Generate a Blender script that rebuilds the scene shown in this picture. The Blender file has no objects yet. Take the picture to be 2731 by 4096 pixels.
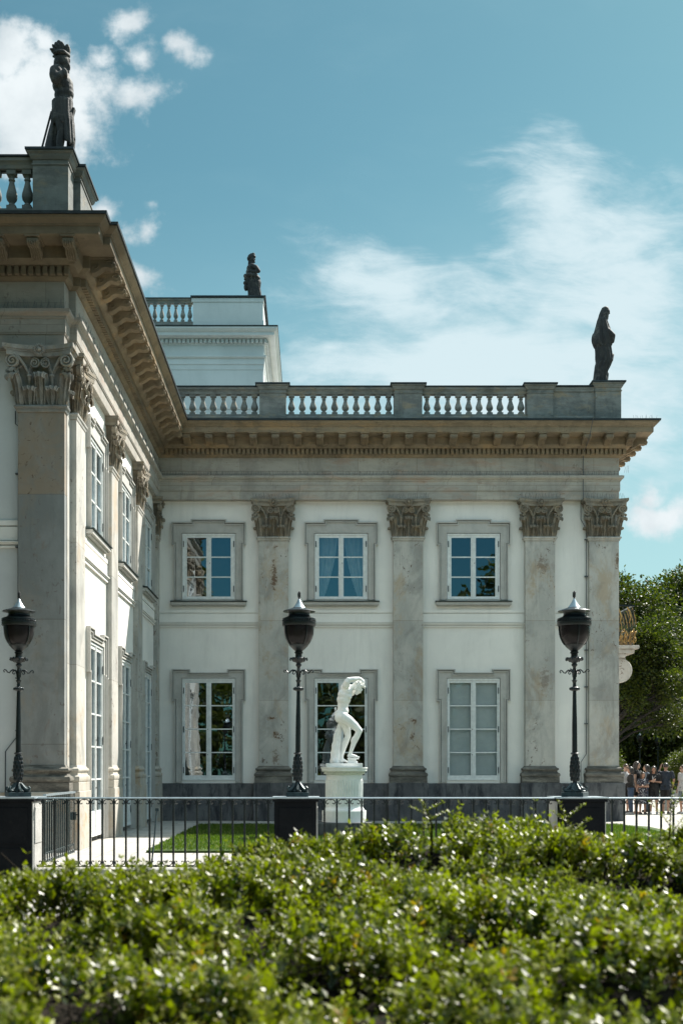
import bpy, math, random
import numpy as np
from mathutils import Vector, Matrix
R = math.radians
PI = math.pi
random.seed(7)
rng = np.random.default_rng(7)
SC = bpy.context.scene
COL = SC.collection

# ------------------------------------------------------------------ camera
cam_d = bpy.data.cameras.new('camera')
cam = bpy.data.objects.new('camera', cam_d)
COL.objects.link(cam)
cam.location = (0, 0, 1.6)
cam.rotation_euler = (R(90), 0, 0)
cam_d.sensor_fit = 'HORIZONTAL'
cam_d.sensor_width = 24.0
cam_d.sensor_height = 36.0
cam_d.lens = 41.88
cam_d.shift_x = 0.0423
cam_d.shift_y = 0.3742
cam_d.clip_start = 0.1
cam_d.clip_end = 1500
cam_d.dof.use_dof = True
cam_d.dof.focus_distance = 29.0
cam_d.dof.aperture_fstop = 2.8
SC.camera = cam

# ------------------------------------------------------------------ light
SUN_DIR = Vector((1.06, 1.0, 1.60)).normalized()
sun_el = math.asin(SUN_DIR.z)
sun_az = math.atan2(SUN_DIR.x, SUN_DIR.y)          # from +Y towards +X
sd = bpy.data.lights.new('sun', 'SUN')
sd.energy = 5.0
sd.angle = R(0.53)
sd.color = (1.0, 0.955, 0.88)
so = bpy.data.objects.new('sun', sd)
so.rotation_euler = SUN_DIR.to_track_quat('Z', 'Y').to_euler()
so.location = (30, 40, 60)
COL.objects.link(so)
SC.view_settings.view_transform = 'Standard'
SC.view_settings.look = 'None'
SC.view_settings.exposure = 1.15
SC.view_settings.gamma = 1.0
SC.view_settings.use_curve_mapping = False
SC.cycles.max_bounces = 6
SC.cycles.diffuse_bounces = 3
SC.cycles.glossy_bounces = 3
SC.cycles.transmission_bounces = 3
SC.cycles.transparent_max_bounces = 8
SC.cycles.sample_clamp_indirect = 6
SC.cycles.use_denoising = True

W = bpy.data.worlds.new("World")
SC.world = W
W.use_nodes = True


class NT:
    """tiny node helper"""
    def __init__(s, tree):
        s.t = tree
        s.n = tree.nodes
        s.l = tree.links
    def node(s, kind, **kw):
        n = s.n.new(kind)
        for k, v in kw.items():
            setattr(n, k, v)
        return n
    def link(s, a, b):
        s.l.new(a, b)
    def put(s, sock, v):
        if isinstance(v, bpy.types.NodeSocket):
            s.l.new(v, sock)
        elif v is not None:
            if isinstance(v, (tuple, list)) and sock.type == 'RGBA' and len(v) == 3:
                v = (*v, 1)
            sock.default_value = v
    def math(s, op, a, b=None, c=None, clamp=False):
        n = s.node('ShaderNodeMath', operation=op)
        n.use_clamp = clamp
        s.put(n.inputs[0], a)
        if b is not None: s.put(n.inputs[1], b)
        if c is not None: s.put(n.inputs[2], c)
        return n.outputs[0]
    def mix(s, fac, a, b, blend='MIX'):
        n = s.node('ShaderNodeMix', data_type='RGBA', blend_type=blend)
        s.put(n.inputs[0], fac)
        s.put(n.inputs[6], a)
        s.put(n.inputs[7], b)
        return n.outputs[2]
    def noise(s, vec, scale, detail=4, rough=0.55, dist=0.0, out=0, lac=2.0):
        n = s.node('ShaderNodeTexNoise')
        if vec is not None: s.put(n.inputs['Vector'], vec)
        n.inputs['Scale'].default_value = scale
        n.inputs['Detail'].default_value = detail
        n.inputs['Roughness'].default_value = rough
        n.inputs['Lacunarity'].default_value = lac
        n.inputs['Distortion'].default_value = dist
        return n.outputs[out]
    def smooth(s, v, lo, hi, a=0.0, b=1.0, kind='SMOOTHSTEP'):
        n = s.node('ShaderNodeMapRange', interpolation_type=kind)
        s.put(n.inputs[0], v)
        s.put(n.inputs[1], lo); s.put(n.inputs[2], hi)
        s.put(n.inputs[3], a); s.put(n.inputs[4], b)
        return n.outputs[0]
    def mapping(s, vec, loc=(0, 0, 0), rot=(0, 0, 0), sc=(1, 1, 1), kind='POINT'):
        n = s.node('ShaderNodeMapping', vector_type=kind)
        s.put(n.inputs[0], vec)
        n.inputs[1].default_value = loc
        n.inputs[2].default_value = rot
        n.inputs[3].default_value = sc
        return n.outputs[0]


def build_world():
    t = NT(W.node_tree)
    t.n.clear()
    out = t.node('ShaderNodeOutputWorld')
    bg = t.node('ShaderNodeBackground')
    t.link(bg.outputs[0], out.inputs[0])
    sky = t.node('ShaderNodeTexSky')
    sky.sky_type = 'NISHITA'
    sky.sun_disc = False
    sky.sun_elevation = sun_el
    sky.sun_rotation = sun_az
    sky.altitude = 100
    sky.air_density = 1.0
    sky.dust_density = 0.6
    sky.ozone_density = 1.6
    tc = t.node('ShaderNodeTexCoord')
    sep = t.node('ShaderNodeSeparateXYZ')
    t.link(tc.outputs['Generated'], sep.inputs[0])
    x, y, z = sep.outputs
    ya = t.math('MAXIMUM', t.math('ABSOLUTE', y), 0.03)
    u = t.math('DIVIDE', x, ya)
    v = t.math('DIVIDE', z, ya)
    cmb = t.node('ShaderNodeCombineXYZ')
    t.link(u, cmb.inputs[0]); t.link(v, cmb.inputs[1])
    uv = cmb.outputs[0]
    # gentle domain warp for ragged outlines
    def warp(amount, scale):
        n = t.node('ShaderNodeTexNoise')
        t.put(n.inputs['Vector'], uv)
        n.inputs['Scale'].default_value = scale
        n.inputs['Detail'].default_value = 3
        a = t.node('ShaderNodeVectorMath', operation='SUBTRACT')
        t.link(n.outputs[1], a.inputs[0]); a.inputs[1].default_value = (.5, .5, .5)
        b = t.node('ShaderNodeVectorMath', operation='SCALE')
        t.link(a.outputs[0], b.inputs[0]); b.inputs['Scale'].default_value = amount
        c = t.node('ShaderNodeVectorMath', operation='ADD')
        t.link(uv, c.inputs[0]); t.link(b.outputs[0], c.inputs[1])
        return c.outputs[0]
    wuv = warp(0.045, 16)
    wuv2 = warp(0.07, 5)
    def blob(vec, cx, cy, rx, ry, ang=0.0, power=1.0):
        m = t.mapping(vec, loc=(cx, cy, 0), rot=(0, 0, ang), sc=(rx, ry, 1), kind='TEXTURE')
        ln = t.node('ShaderNodeVectorMath', operation='LENGTH')
        t.link(m, ln.inputs[0])
        r = t.smooth(ln.outputs['Value'], 0.0, 1.0, 1.0, 0.0, 'LINEAR')
        return t.math('MULTIPLY', r, power)
    def union(lst):
        r = lst[0]
        for b in lst[1:]:
            r = t.math('MAXIMUM', r, b)
        return r
    # cumulus clouds
    cum = union([
        blob(wuv, -.232, .556, .112, .080, .0, 1.15), blob(wuv, -.262, .598, .07, .045, 0, 1.0),
        blob(wuv, -.225, .607, .035, .022, 0, .8), blob(wuv, -.236, .530, .08, .05, 0, 1.0),
        blob(wuv, -.153, .626, .034, .026, 0, .82), blob(wuv, -.143, .598, .030, .034, 0, .66),
        blob(wuv, -.104, .600, .034, .028, -.5, .82), blob(wuv, -.180, .600, .03, .02, 0, .7),
        blob(wuv, -.150, .560, .05, .04, 0, .78),
        blob(wuv, -.142, .444, .032, .026, .6, .70), blob(wuv, -.140, .410, .036, .022, -.2, .82),
        blob(wuv, -.174, .470, .026, .034, .3, .9), blob(wuv, -.138, .472, .016, .014, .3, .55),
        blob(wuv, .292, .207, .075, .030, 0, .9), blob(wuv, .285, .228, .03, .02, 0, .8)])
    nz = t.noise(uv, 34, 7, .62)
    nz_big = t.noise(uv, 11, 5, .55)
    cfield = t.math('ADD', cum, t.math('MULTIPLY', t.math('SUBTRACT', nz, .5), 1.15))
    cfield = t.math('ADD', cfield, t.math('MULTIPLY', t.math('SUBTRACT', nz_big, .5), .5))
    cmask = t.smooth(cfield, .26, .80)
    # high cirrus sheet
    cir = union([
        blob(wuv2, .165, .335, .255, .105, -.12, 1.15), blob(wuv2, .245, .42, .125, .125, .2, 1.1),
        blob(wuv2, .055, .405, .115, .050, -.25, .95), blob(wuv2, .205, .485, .100, .075, -.55, .85),
        blob(wuv2, .27, .29, .12, .09, 0, 1.0), blob(wuv2, .13, .365, .12, .05, 0, 1.0),
        blob(wuv2, .02, .352, .06, .018, .12, .7), blob(wuv2, .17, .505, .055, .030, -.9, .55),
        blob(wuv2, .24, .245, .16, .05, 0, .62)])
    fib = t.noise(t.mapping(wuv2, rot=(0, 0, 1.15), sc=(1.0, 3.6, 1)), 8, 9, .66, .35)
    fib2 = t.noise(t.mapping(wuv, rot=(0, 0, .35), sc=(1.0, 1.8, 1)), 13, 6, .55)
    near = t.smooth(cir, .0, .16)
    sfield = t.math('ADD', cir, t.math('MULTIPLY', t.math('MULTIPLY', t.math('SUBTRACT', fib, .5), near), 1.65))
    sfield = t.math('ADD', sfield, t.math('MULTIPLY', t.math('MULTIPLY', t.math('SUBTRACT', fib2, .5), near), 1.1))
    smask = t.math('MULTIPLY', t.smooth(sfield, .04, .98), .95)
    # faint veil everywhere + thicker towards the skyline
    veil = t.math('MULTIPLY', t.smooth(t.noise(t.mapping(wuv2, rot=(0, 0, .5), sc=(1, 2.4, 1)), 4, 6, .6), .45, .85), .10)
    low = t.math('ADD', t.smooth(v, .52, .14, 0, .50), t.math('MULTIPLY', t.smooth(u, -.05, .32), t.smooth(v, .60, .35, 0, .16)))
    veil = t.math('ADD', veil, low, clamp=True)
    front = t.smooth(y, .02, .2)
    up = t.smooth(z, .0, .05)
    cloudcol = t.mix(t.smooth(nz_big, .35, .65), (3.9, 4.4, 4.65), (5.3, 5.7, 5.85))
    skyt = t.mix(1.0, sky.outputs[0], (0.47, 0.73, 0.575), 'MULTIPLY')
    c0 = t.mix(t.math('MULTIPLY', t.math('MULTIPLY', veil, front), up), skyt, (3.1, 4.5, 4.8))
    c1 = t.mix(t.math('MULTIPLY', t.math('MULTIPLY', smask, front), up), c0, (4.3, 5.2, 5.5))
    c2 = t.mix(t.math('MULTIPLY', t.math('MULTIPLY', cmask, front), up), c1, cloudcol)
    # unseen cloud added to raise the ambient light (overhead, behind and beside the camera)
    nc = t.noise(tc.outputs['Generated'], 2.6, 6, .6)
    els = t.math('MAXIMUM', t.smooth(y, .30, -.05), t.math('MAXIMUM', t.smooth(t.math('ABSOLUTE', u), .42, .7), t.smooth(v, .85, 1.15)))
    high = t.smooth(z, .26, .42)
    om = t.math('MULTIPLY', t.math('MULTIPLY', els, high), t.smooth(nc, .36, .56))
    backlow = t.math('MULTIPLY', t.smooth(y, .0, -.2), t.smooth(z, .36, .22))
    c2 = t.mix(backlow, c2, t.mix(1.0, c2, (.40, .62, .78), 'MULTIPLY'))
    c3 = t.mix(om, c2, (5.4, 7.4, 8.4))
    t.link(c3, bg.inputs[0])
    bg.inputs[1].default_value = 0.075


build_world()

# ------------------------------------------------------------------ materials
def new_mat(name):
    m = bpy.data.materials.new(name)
    m.use_nodes = True
    t = NT(m.node_tree)
    t.n.clear()
    out = t.node('ShaderNodeOutputMaterial')
    b = t.node('ShaderNodeBsdfPrincipled')
    t.link(b.outputs[0], out.inputs[0])
    return m, t, b, out


def wpos(t):
    return t.node('ShaderNodeNewGeometry').outputs['Position']


def bump(t, b, h, strength=.3, dist=.02):
    n = t.node('ShaderNodeBump')
    n.inputs['Strength'].default_value = strength
    n.inputs['Distance'].default_value = dist
    t.link(h, n.inputs['Height'])
    t.link(n.outputs[0], b.inputs['Normal'])


def stone_mat(name, c1, c2, c3=None, stain=(.10, .075, .055), stain_amt=.35, streak=(1, 1, 1), scale=1.4,
              rough=.85, pits=.5, joints=None, grime=None, soot=.35, block=None, spec=.3, marks=(), shaded_front=0):
    """weathered stone: broad tone patches, ochre blotches, pits, optional block joints"""
    m, t, b, out = new_mat(name)
    P = wpos(t)
    Ps = t.mapping(P, sc=streak)
    n1 = t.noise(Ps, scale, 8, .7, .15)
    n2 = t.noise(Ps, scale * 3.3, 5, .65, .8)
    fine = t.noise(P, 38, 4, .7)
    c = t.mix(t.smooth(n1, .38, .62), c1, c2)
    if c3:
        n3 = t.noise(t.mapping(Ps, loc=(3.1, 7.7, 1.3)), scale * .9, 9, .74, .4)
        c = t.mix(t.smooth(n3, .50, .66), c, c3)
    if joints:
        jw, jh, jz = joints
        br = t.node('ShaderNodeTexBrick')
        sp = t.node('ShaderNodeSeparateXYZ'); t.link(P, sp.inputs[0])
        cb = t.node('ShaderNodeCombineXYZ')
        t.link(t.math('ADD', sp.outputs[0], sp.outputs[1]), cb.inputs[0])
        t.link(t.math('ADD', sp.outputs[2], jz), cb.inputs[1])
        t.link(cb.outputs[0], br.inputs['Vector'])
        br.inputs['Scale'].default_value = 1.0
        br.inputs['Brick Width'].default_value = jw
        br.inputs['Row Height'].default_value = jh
        br.inputs['Mortar Size'].default_value = .006
        br.inputs['Mortar Smooth'].default_value = .3
        br.inputs['Color1'].default_value = (1.0, 1.0, 1.0, 1)
        br.inputs['Color2'].default_value = (.80, .82, .84, 1)
        br.inputs['Mortar'].default_value = (.5, .46, .42, 1)
        c = t.mix(.9, c, br.outputs[0], 'MULTIPLY')
    c = t.mix(t.math('MULTIPLY', t.smooth(n2, .60, .72), stain_amt), c, stain)
    c = t.mix(t.math('MULTIPLY', t.smooth(fine, .55, .8), .25), c, tuple(q * .6 for q in c1))
    if grime:
        g = t.noise(t.mapping(P, sc=(2.2, 2.2, .5)), 1.6, 6, .7, .5)
        c = t.mix(t.math('MULTIPLY', t.smooth(g, .45, .66), grime[3]), c, grime[:3])
    if soot:
        sn = t.noise(t.mapping(P, loc=(9.1, 2.2, 4.4), sc=(1.3, 1.3, .8)), .95, 9, .68, .9)
        c = t.mix(t.math('MULTIPLY', t.smooth(sn, .46, .66), soot), c, tuple(q * .42 for q in c2))
        s2 = t.noise(t.mapping(P, loc=(5.1, 8.2, 1.4), sc=(7, 7, .55)), 1.1, 5, .7, .3)
        c = t.mix(t.math('MULTIPLY', t.smooth(s2, .54, .70), soot * .6), c, tuple(q * .5 for q in c2))
    if pits:
        pn = t.noise(t.mapping(P, sc=(1, 1, .7)), 7, 6, .78, 1.2)
        pm = t.smooth(t.noise(t.mapping(P, sc=(1.6, 1.6, .5)), .9, 3, .5), .47, .60)
        pit = t.math('MULTIPLY', t.smooth(pn, .585, .63), pm)
        c = t.mix(t.math('MULTIPLY', pit, min(1, pits * 1.6)), c, (.10, .055, .04))
    if block:       # one course of a warmer, pitted stone
        z0, z1, bc, amt = block
        sp = t.node('ShaderNodeSeparateXYZ'); t.link(P, sp.inputs[0])
        inb = t.math('MULTIPLY', t.math('GREATER_THAN', sp.outputs[2], z0), t.math('LESS_THAN', sp.outputs[2], z1))
        bn = t.noise(P, 2.4, 6, .7, .8)
        c = t.mix(t.math('MULTIPLY', inb, t.smooth(bn, .30, .62, amt * .35, amt)), c, bc)
        bp = t.smooth(t.noise(P, 8, 5, .8, 1.0), .60, .65)
        c = t.mix(t.math('MULTIPLY', t.math('MULTIPLY', inb, bp), .8), c, (.08, .04, .025))
    if shaded_front:     # painted shade darkening the stones of the near front
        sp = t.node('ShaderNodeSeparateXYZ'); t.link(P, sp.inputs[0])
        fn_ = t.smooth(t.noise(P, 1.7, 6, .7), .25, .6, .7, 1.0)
        c = t.mix(t.math('MULTIPLY', t.math('MULTIPLY', t.smooth(sp.outputs[1], 23.6, 22.7), fn_), shaded_front), c, tuple(q * .42 for q in c2))
    if marks:       # chipped and rusted spots at their places on the stone
        mn = t.noise(P, 10, 6, .75, .8)
        sp = t.node('ShaderNodeSeparateXYZ'); t.link(P, sp.inputs[0])
        for (mx_, mz, rx, rz, amt) in marks:
            dx = t.math('DIVIDE', t.math('SUBTRACT', sp.outputs[0], mx_), rx)
            dz = t.math('DIVIDE', t.math('SUBTRACT', sp.outputs[2], mz), rz)
            rr = t.math('SQRT', t.math('ADD', t.math('MULTIPLY', dx, dx), t.math('MULTIPLY', dz, dz)))
            f = t.math('ADD', t.math('SUBTRACT', 1.0, rr), t.math('MULTIPLY', t.math('SUBTRACT', mn, .5), 3.2))
            c = t.mix(t.math('MULTIPLY', t.smooth(f, .52, .78), amt), c, (.075, .040, .028))
            c = t.mix(t.math('MULTIPLY', t.smooth(f, .1, .6), amt * .3), c, (.30, .19, .10))
    b.inputs['Roughness'].default_value = rough
    b.inputs['Specular IOR Level'].default_value = spec
    t.link(c, b.inputs['Base Color'])
    bump(t, b, t.math('ADD', t.math('MULTIPLY', fine, .5), n2), .35, .02)
    return m


def plain_mat(name, c, c2=None, scale=6, rough=.6, metal=0.0, bs=.15, spec=.5, coat=0):
    m, t, b, out = new_mat(name)
    P = wpos(t)
    n = t.noise(P, scale, 5, .6)
    col = t.mix(t.smooth(n, .35, .65), c, c2 if c2 else tuple(q * .8 for q in c))
    t.link(col, b.inputs['Base Color'])
    t.link(t.smooth(n, .2, .8, rough * .85, min(1, rough * 1.15)), b.inputs['Roughness'])
    b.inputs['Metallic'].default_value = metal
    b.inputs['Specular IOR Level'].default_value = spec
    if coat: b.inputs['Coat Weight'].default_value = coat
    if bs: bump(t, b, t.noise(P, scale * 5, 4, .6), bs, .01)
    return m


def plaster_mat(name, c1, c2, stain_amt=.25):
    m, t, b, out = new_mat(name)
    P = wpos(t)
    n1 = t.noise(P, .55, 6, .6, .3)
    n2 = t.noise(t.mapping(P, sc=(3, 3, .6)), .9, 6, .65, .3)
    n3 = t.noise(P, 22, 4, .65)
    spk = t.noise(P, 7.5, 3, .8, .2)
    c = t.mix(t.smooth(n1, .35, .65), c1, c2)
    c = t.mix(t.math('MULTIPLY', t.smooth(n2, .5, .75), stain_amt), c, tuple(q * .72 for q in c1))
    st1 = t.noise(t.mapping(P, sc=(6, 6, .4)), 1.3, 5, .65)
    st2 = t.noise(t.mapping(P, loc=(4, 2, 7)), .7, 4, .6)
    c = t.mix(t.math('MULTIPLY', t.math('MULTIPLY', t.smooth(st1, .5, .7), t.smooth(st2, .45, .65)), .2), c, tuple(q * .6 for q in c1))
    c = t.mix(t.math('MULTIPLY', t.smooth(spk, .74, .78), .6), c, (.2, .18, .15))
    t.link(c, b.inputs['Base Color'])
    b.inputs['Roughness'].default_value = .9
    bump(t, b, t.math('ADD', n3, t.math('MULTIPLY', n1, 2)), .25, .012)
    return m


def leaf_mat(name, ca, cb, cc, rough=.38, trans=.35, gloss=.5):
    m, t, b, out = new_mat(name)
    at = t.node('ShaderNodeAttribute', attribute_name='tint', attribute_type='GEOMETRY')
    f = at.outputs['Fac']
    c = t.mix(t.smooth(f, 0, .6), ca, cb)
    c = t.mix(t.smooth(f, .86, .97), c, cc)
    t.link(c, b.inputs['Base Color'])
    b.inputs['Roughness'].default_value = rough
    b.inputs['Specular IOR Level'].default_value = gloss
    tr = t.node('ShaderNodeBsdfTranslucent')
    t.link(t.mix(1.0, c, (1.5, 1.9, .5), 'MULTIPLY'), tr.inputs[0])
    mx = t.node('ShaderNodeMixShader')
    mx.inputs[0].default_value = trans
    t.link(b.outputs[0], mx.inputs[1]); t.link(tr.outputs[0], mx.inputs[2])
    t.link(mx.outputs[0], out.inputs[0])
    return m


def glass_mat(name, refl=.34, tint=(.62, .68, .68), wav=.05, wsc=1.1):
    m, t, b, out = new_mat(name)
    t.n.remove(b)
    P = wpos(t)
    g = t.node('ShaderNodeBsdfGlossy')
    g.inputs['Roughness'].default_value = .012
    g.inputs[0].default_value = (.80, .92, 1.0, 1)
    bn = t.node('ShaderNodeBump')
    bn.inputs['Strength'].default_value = wav
    bn.inputs['Distance'].default_value = .05
    t.link(t.noise(t.mapping(P, sc=(1, 1, .6)), wsc, 2, .4), bn.inputs['Height'])
    t.link(bn.outputs[0], g.inputs['Normal'])
    tr = t.node('ShaderNodeBsdfTransparent')
    tr.inputs[0].default_value = (*tint, 1)
    lw = t.node('ShaderNodeLayerWeight'); lw.inputs[0].default_value = .35
    fac = t.math('ADD', t.math('MULTIPLY', lw.outputs['Fresnel'], .5), refl, clamp=True)
    mx = t.node('ShaderNodeMixShader')
    t.link(fac, mx.inputs[0]); t.link(tr.outputs[0], mx.inputs[1]); t.link(g.outputs[0], mx.inputs[2])
    t.link(mx.outputs[0], out.inputs[0])
    return m


M = {}
M['plaster'] = plaster_mat('white_plaster', (.83, .795, .74), (.75, .72, .675), .4)
M['plaster_near'] = plaster_mat('shaded_plaster', (.60, .61, .60), (.53, .54, .54), .3)  # same plaster, its colour darkened to shade the near front
M['plaster_attic'] = plaster_mat('attic_plaster', (.66, .69, .69), (.58, .61, .61), .2)
M['stone'] = stone_mat('grey_sandstone', (.53, .50, .45), (.42, .405, .37), (.45, .37, .28), stain=(.36, .22, .12), stain_amt=.32, streak=(1, 1, .6), scale=1.2, pits=.7, joints=(40, 2.37, 1.15), soot=.45, marks=[(-1.14, 7.3, .16, .85, .9), (-1.2, 3.05, .26, .10, 1), (-1.1, 2.55, .16, .22, .9), (2.98, 2.98, .17, .15, 1), (2.95, 2.5, .14, .15, .7), (-1.1, 8.15, .10, .10, .9), (-1.1, 1.9, .2, .4, .6), (9.05, 7.7, .12, .5, .8), (6.8, 7.6, .3, .5, .5), (6.9, 4.2, .3, .7, .4)])
M['stone_near'] = stone_mat('shaded_weathered_sandstone', (.27, .275, .265), (.215, .22, .21), (.26, .235, .20), stain=(.20, .11, .06), stain_amt=.30, streak=(1, 1, .6), scale=1.2, pits=.4, joints=(40, 2.37, .335), block=(6.775, 8.33, (.27, .20, .135), .72))  # same sandstone with the near front's shade put into its base colours
M['surround'] = stone_mat('window_stone', (.50, .48, .445), (.44, .425, .395), None, stain_amt=.1, pits=0, scale=2, soot=.22)
M['entab'] = stone_mat('entablature_stone', (.47, .43, .37), (.375, .345, .30), (.45, .345, .275), stain=(.22, .13, .07), stain_amt=.55, streak=(.6, .6, 2.2), scale=1.2, pits=.4, shaded_front=.6, joints=(1.75, .42, .1))
M['cornice'] = stone_mat('cornice_stone', (.29, .225, .15), (.21, .165, .115), (.35, .24, .135), stain=(.08, .055, .04), stain_amt=.5, streak=(.7, .7, 2.0), scale=1.3, pits=.25, shaded_front=.7)
M['capital'] = stone_mat('capital_stone', (.31, .265, .205), (.20, .175, .14), (.33, .25, .16), stain=(.04, .035, .03), stain_amt=.5, scale=4, pits=0)
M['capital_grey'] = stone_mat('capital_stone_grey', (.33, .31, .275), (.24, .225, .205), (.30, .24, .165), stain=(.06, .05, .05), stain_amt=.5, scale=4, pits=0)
M['rail_stone'] = stone_mat('balustrade_stone', (.26, .265, .245), (.165, .17, .16), (.30, .25, .18), stain=(.05, .045, .04), stain_amt=.5, streak=(.8, .8, 2), scale=2.2, pits=.2, shaded_front=.35)
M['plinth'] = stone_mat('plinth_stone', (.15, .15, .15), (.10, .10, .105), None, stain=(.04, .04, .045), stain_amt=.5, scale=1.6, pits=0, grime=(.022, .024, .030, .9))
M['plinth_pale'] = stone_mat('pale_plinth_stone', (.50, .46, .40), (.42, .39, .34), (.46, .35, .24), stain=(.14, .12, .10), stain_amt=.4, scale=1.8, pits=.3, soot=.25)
M['base_stone'] = stone_mat('base_stone', (.19, .175, .15), (.085, .08, .07), (.27, .25, .21), stain=(.045, .04, .04), stain_amt=.6, streak=(.6, .6, 2.5), scale=3, pits=.2)
M['white_wood'] = plain_mat('white_painted_wood', (.76, .77, .75), (.66, .67, .655), 9, .5, bs=.1)
M['iron'] = plain_mat('verdigris_iron', (.012, .019, .022), (.006, .009, .011), 14, .36, .35, .2, .6)
M['iron_pale'] = plain_mat('pale_verdigris', (.045, .068, .072), (.022, .034, .038), 18, .45, .3, .2)
M['tin'] = plain_mat('tin_roof', (.42, .48, .51), (.32, .37, .40), 10, .38, .55, .05)
M['gutter'] = plain_mat('dark_copper', (.030, .040, .045), (.018, .022, .026), 5, .5, .3, .05)
M['sill'] = plain_mat('sill_copper', (.035, .055, .05), (.02, .03, .03), 6, .5, .3, .05)
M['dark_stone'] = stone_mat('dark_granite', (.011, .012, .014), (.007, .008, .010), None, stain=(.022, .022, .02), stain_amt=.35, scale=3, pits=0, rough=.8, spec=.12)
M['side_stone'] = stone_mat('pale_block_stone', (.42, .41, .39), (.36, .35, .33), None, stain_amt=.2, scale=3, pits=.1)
M['marble'] = stone_mat('white_marble', (.88, .88, .86), (.80, .81, .79), None, stain=(.46, .43, .35), stain_amt=.28, streak=(1, 1, .8), scale=3.2, pits=0, rough=.5, soot=.16)
M['bronze'] = stone_mat('dark_statue_stone', (.045, .044, .042), (.026, .026, .028), (.10, .095, .085), stain=(.012, .012, .015), stain_amt=.6, scale=5, pits=0, rough=.7)
M['gold'] = plain_mat('gilded_iron', (.38, .25, .09), (.20, .125, .045), 12, .38, .85, .1)
M['cable'] = plain_mat('cable_metal', (.10, .11, .12), None, 8, .5, .4, 0)
M['spike'] = plain_mat('spike_steel', (.12, .12, .13), None, 8, .5, .3, 0)
M['glass'] = glass_mat('window_glass', .24)
M['glass_low'] = glass_mat('ground_floor_glass', .13, (.6, .62, .62), .07, 1.3)
M['glass_clear'] = glass_mat('clear_window_glass', .07, (.88, .9, .9), .02)
M['glass_wavy'] = glass_mat('old_wavy_glass', .20, (.6, .63, .62), .07, 1.3)
M['lamp_glass'] = plain_mat('smoked_lamp_glass', (.014, .011, .012), (.010, .008, .009), 3, .30, bs=0, spec=.2)
M['curtain'] = plain_mat('white_curtain', (.62, .64, .66), (.55, .57, .6), 3, .9, bs=0)
M['blind'] = plain_mat('roller_blind', (.66, .70, .70), (.60, .64, .64), 2, .9, bs=0)
M['interior'] = plain_mat('dark_interior', (.06, .045, .04), (.04, .03, .03), 2, .9, bs=0)
M['roof'] = plain_mat('roof_metal', (.14, .15, .15), None, 3, .6, .2, 0)
M['leafy'] = leaf_mat('hedge_leaf', (.010, .026, .003), (.185, .190, .007), (.27, .16, .015), .38, .30, .5)
M['tree_leaf'] = leaf_mat('tree_leaf', (.006, .014, .003), (.058, .070, .005), (.10, .10, .02), .50, .26, .35)
M['grass_blade'] = leaf_mat('grass_blade', (.034, .066, .004), (.07, .11, .008), (.22, .22, .08), .5, .35, .3)
M['twig'] = plain_mat('twig_bark_and_shade', (.020, .016, .012), (.010, .008, .006), 12, 1.0, spec=.05)
M['bark'] = plain_mat('tree_bark', (.03, .024, .02), (.016, .013, .010), 4, .9, bs=.6)


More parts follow.
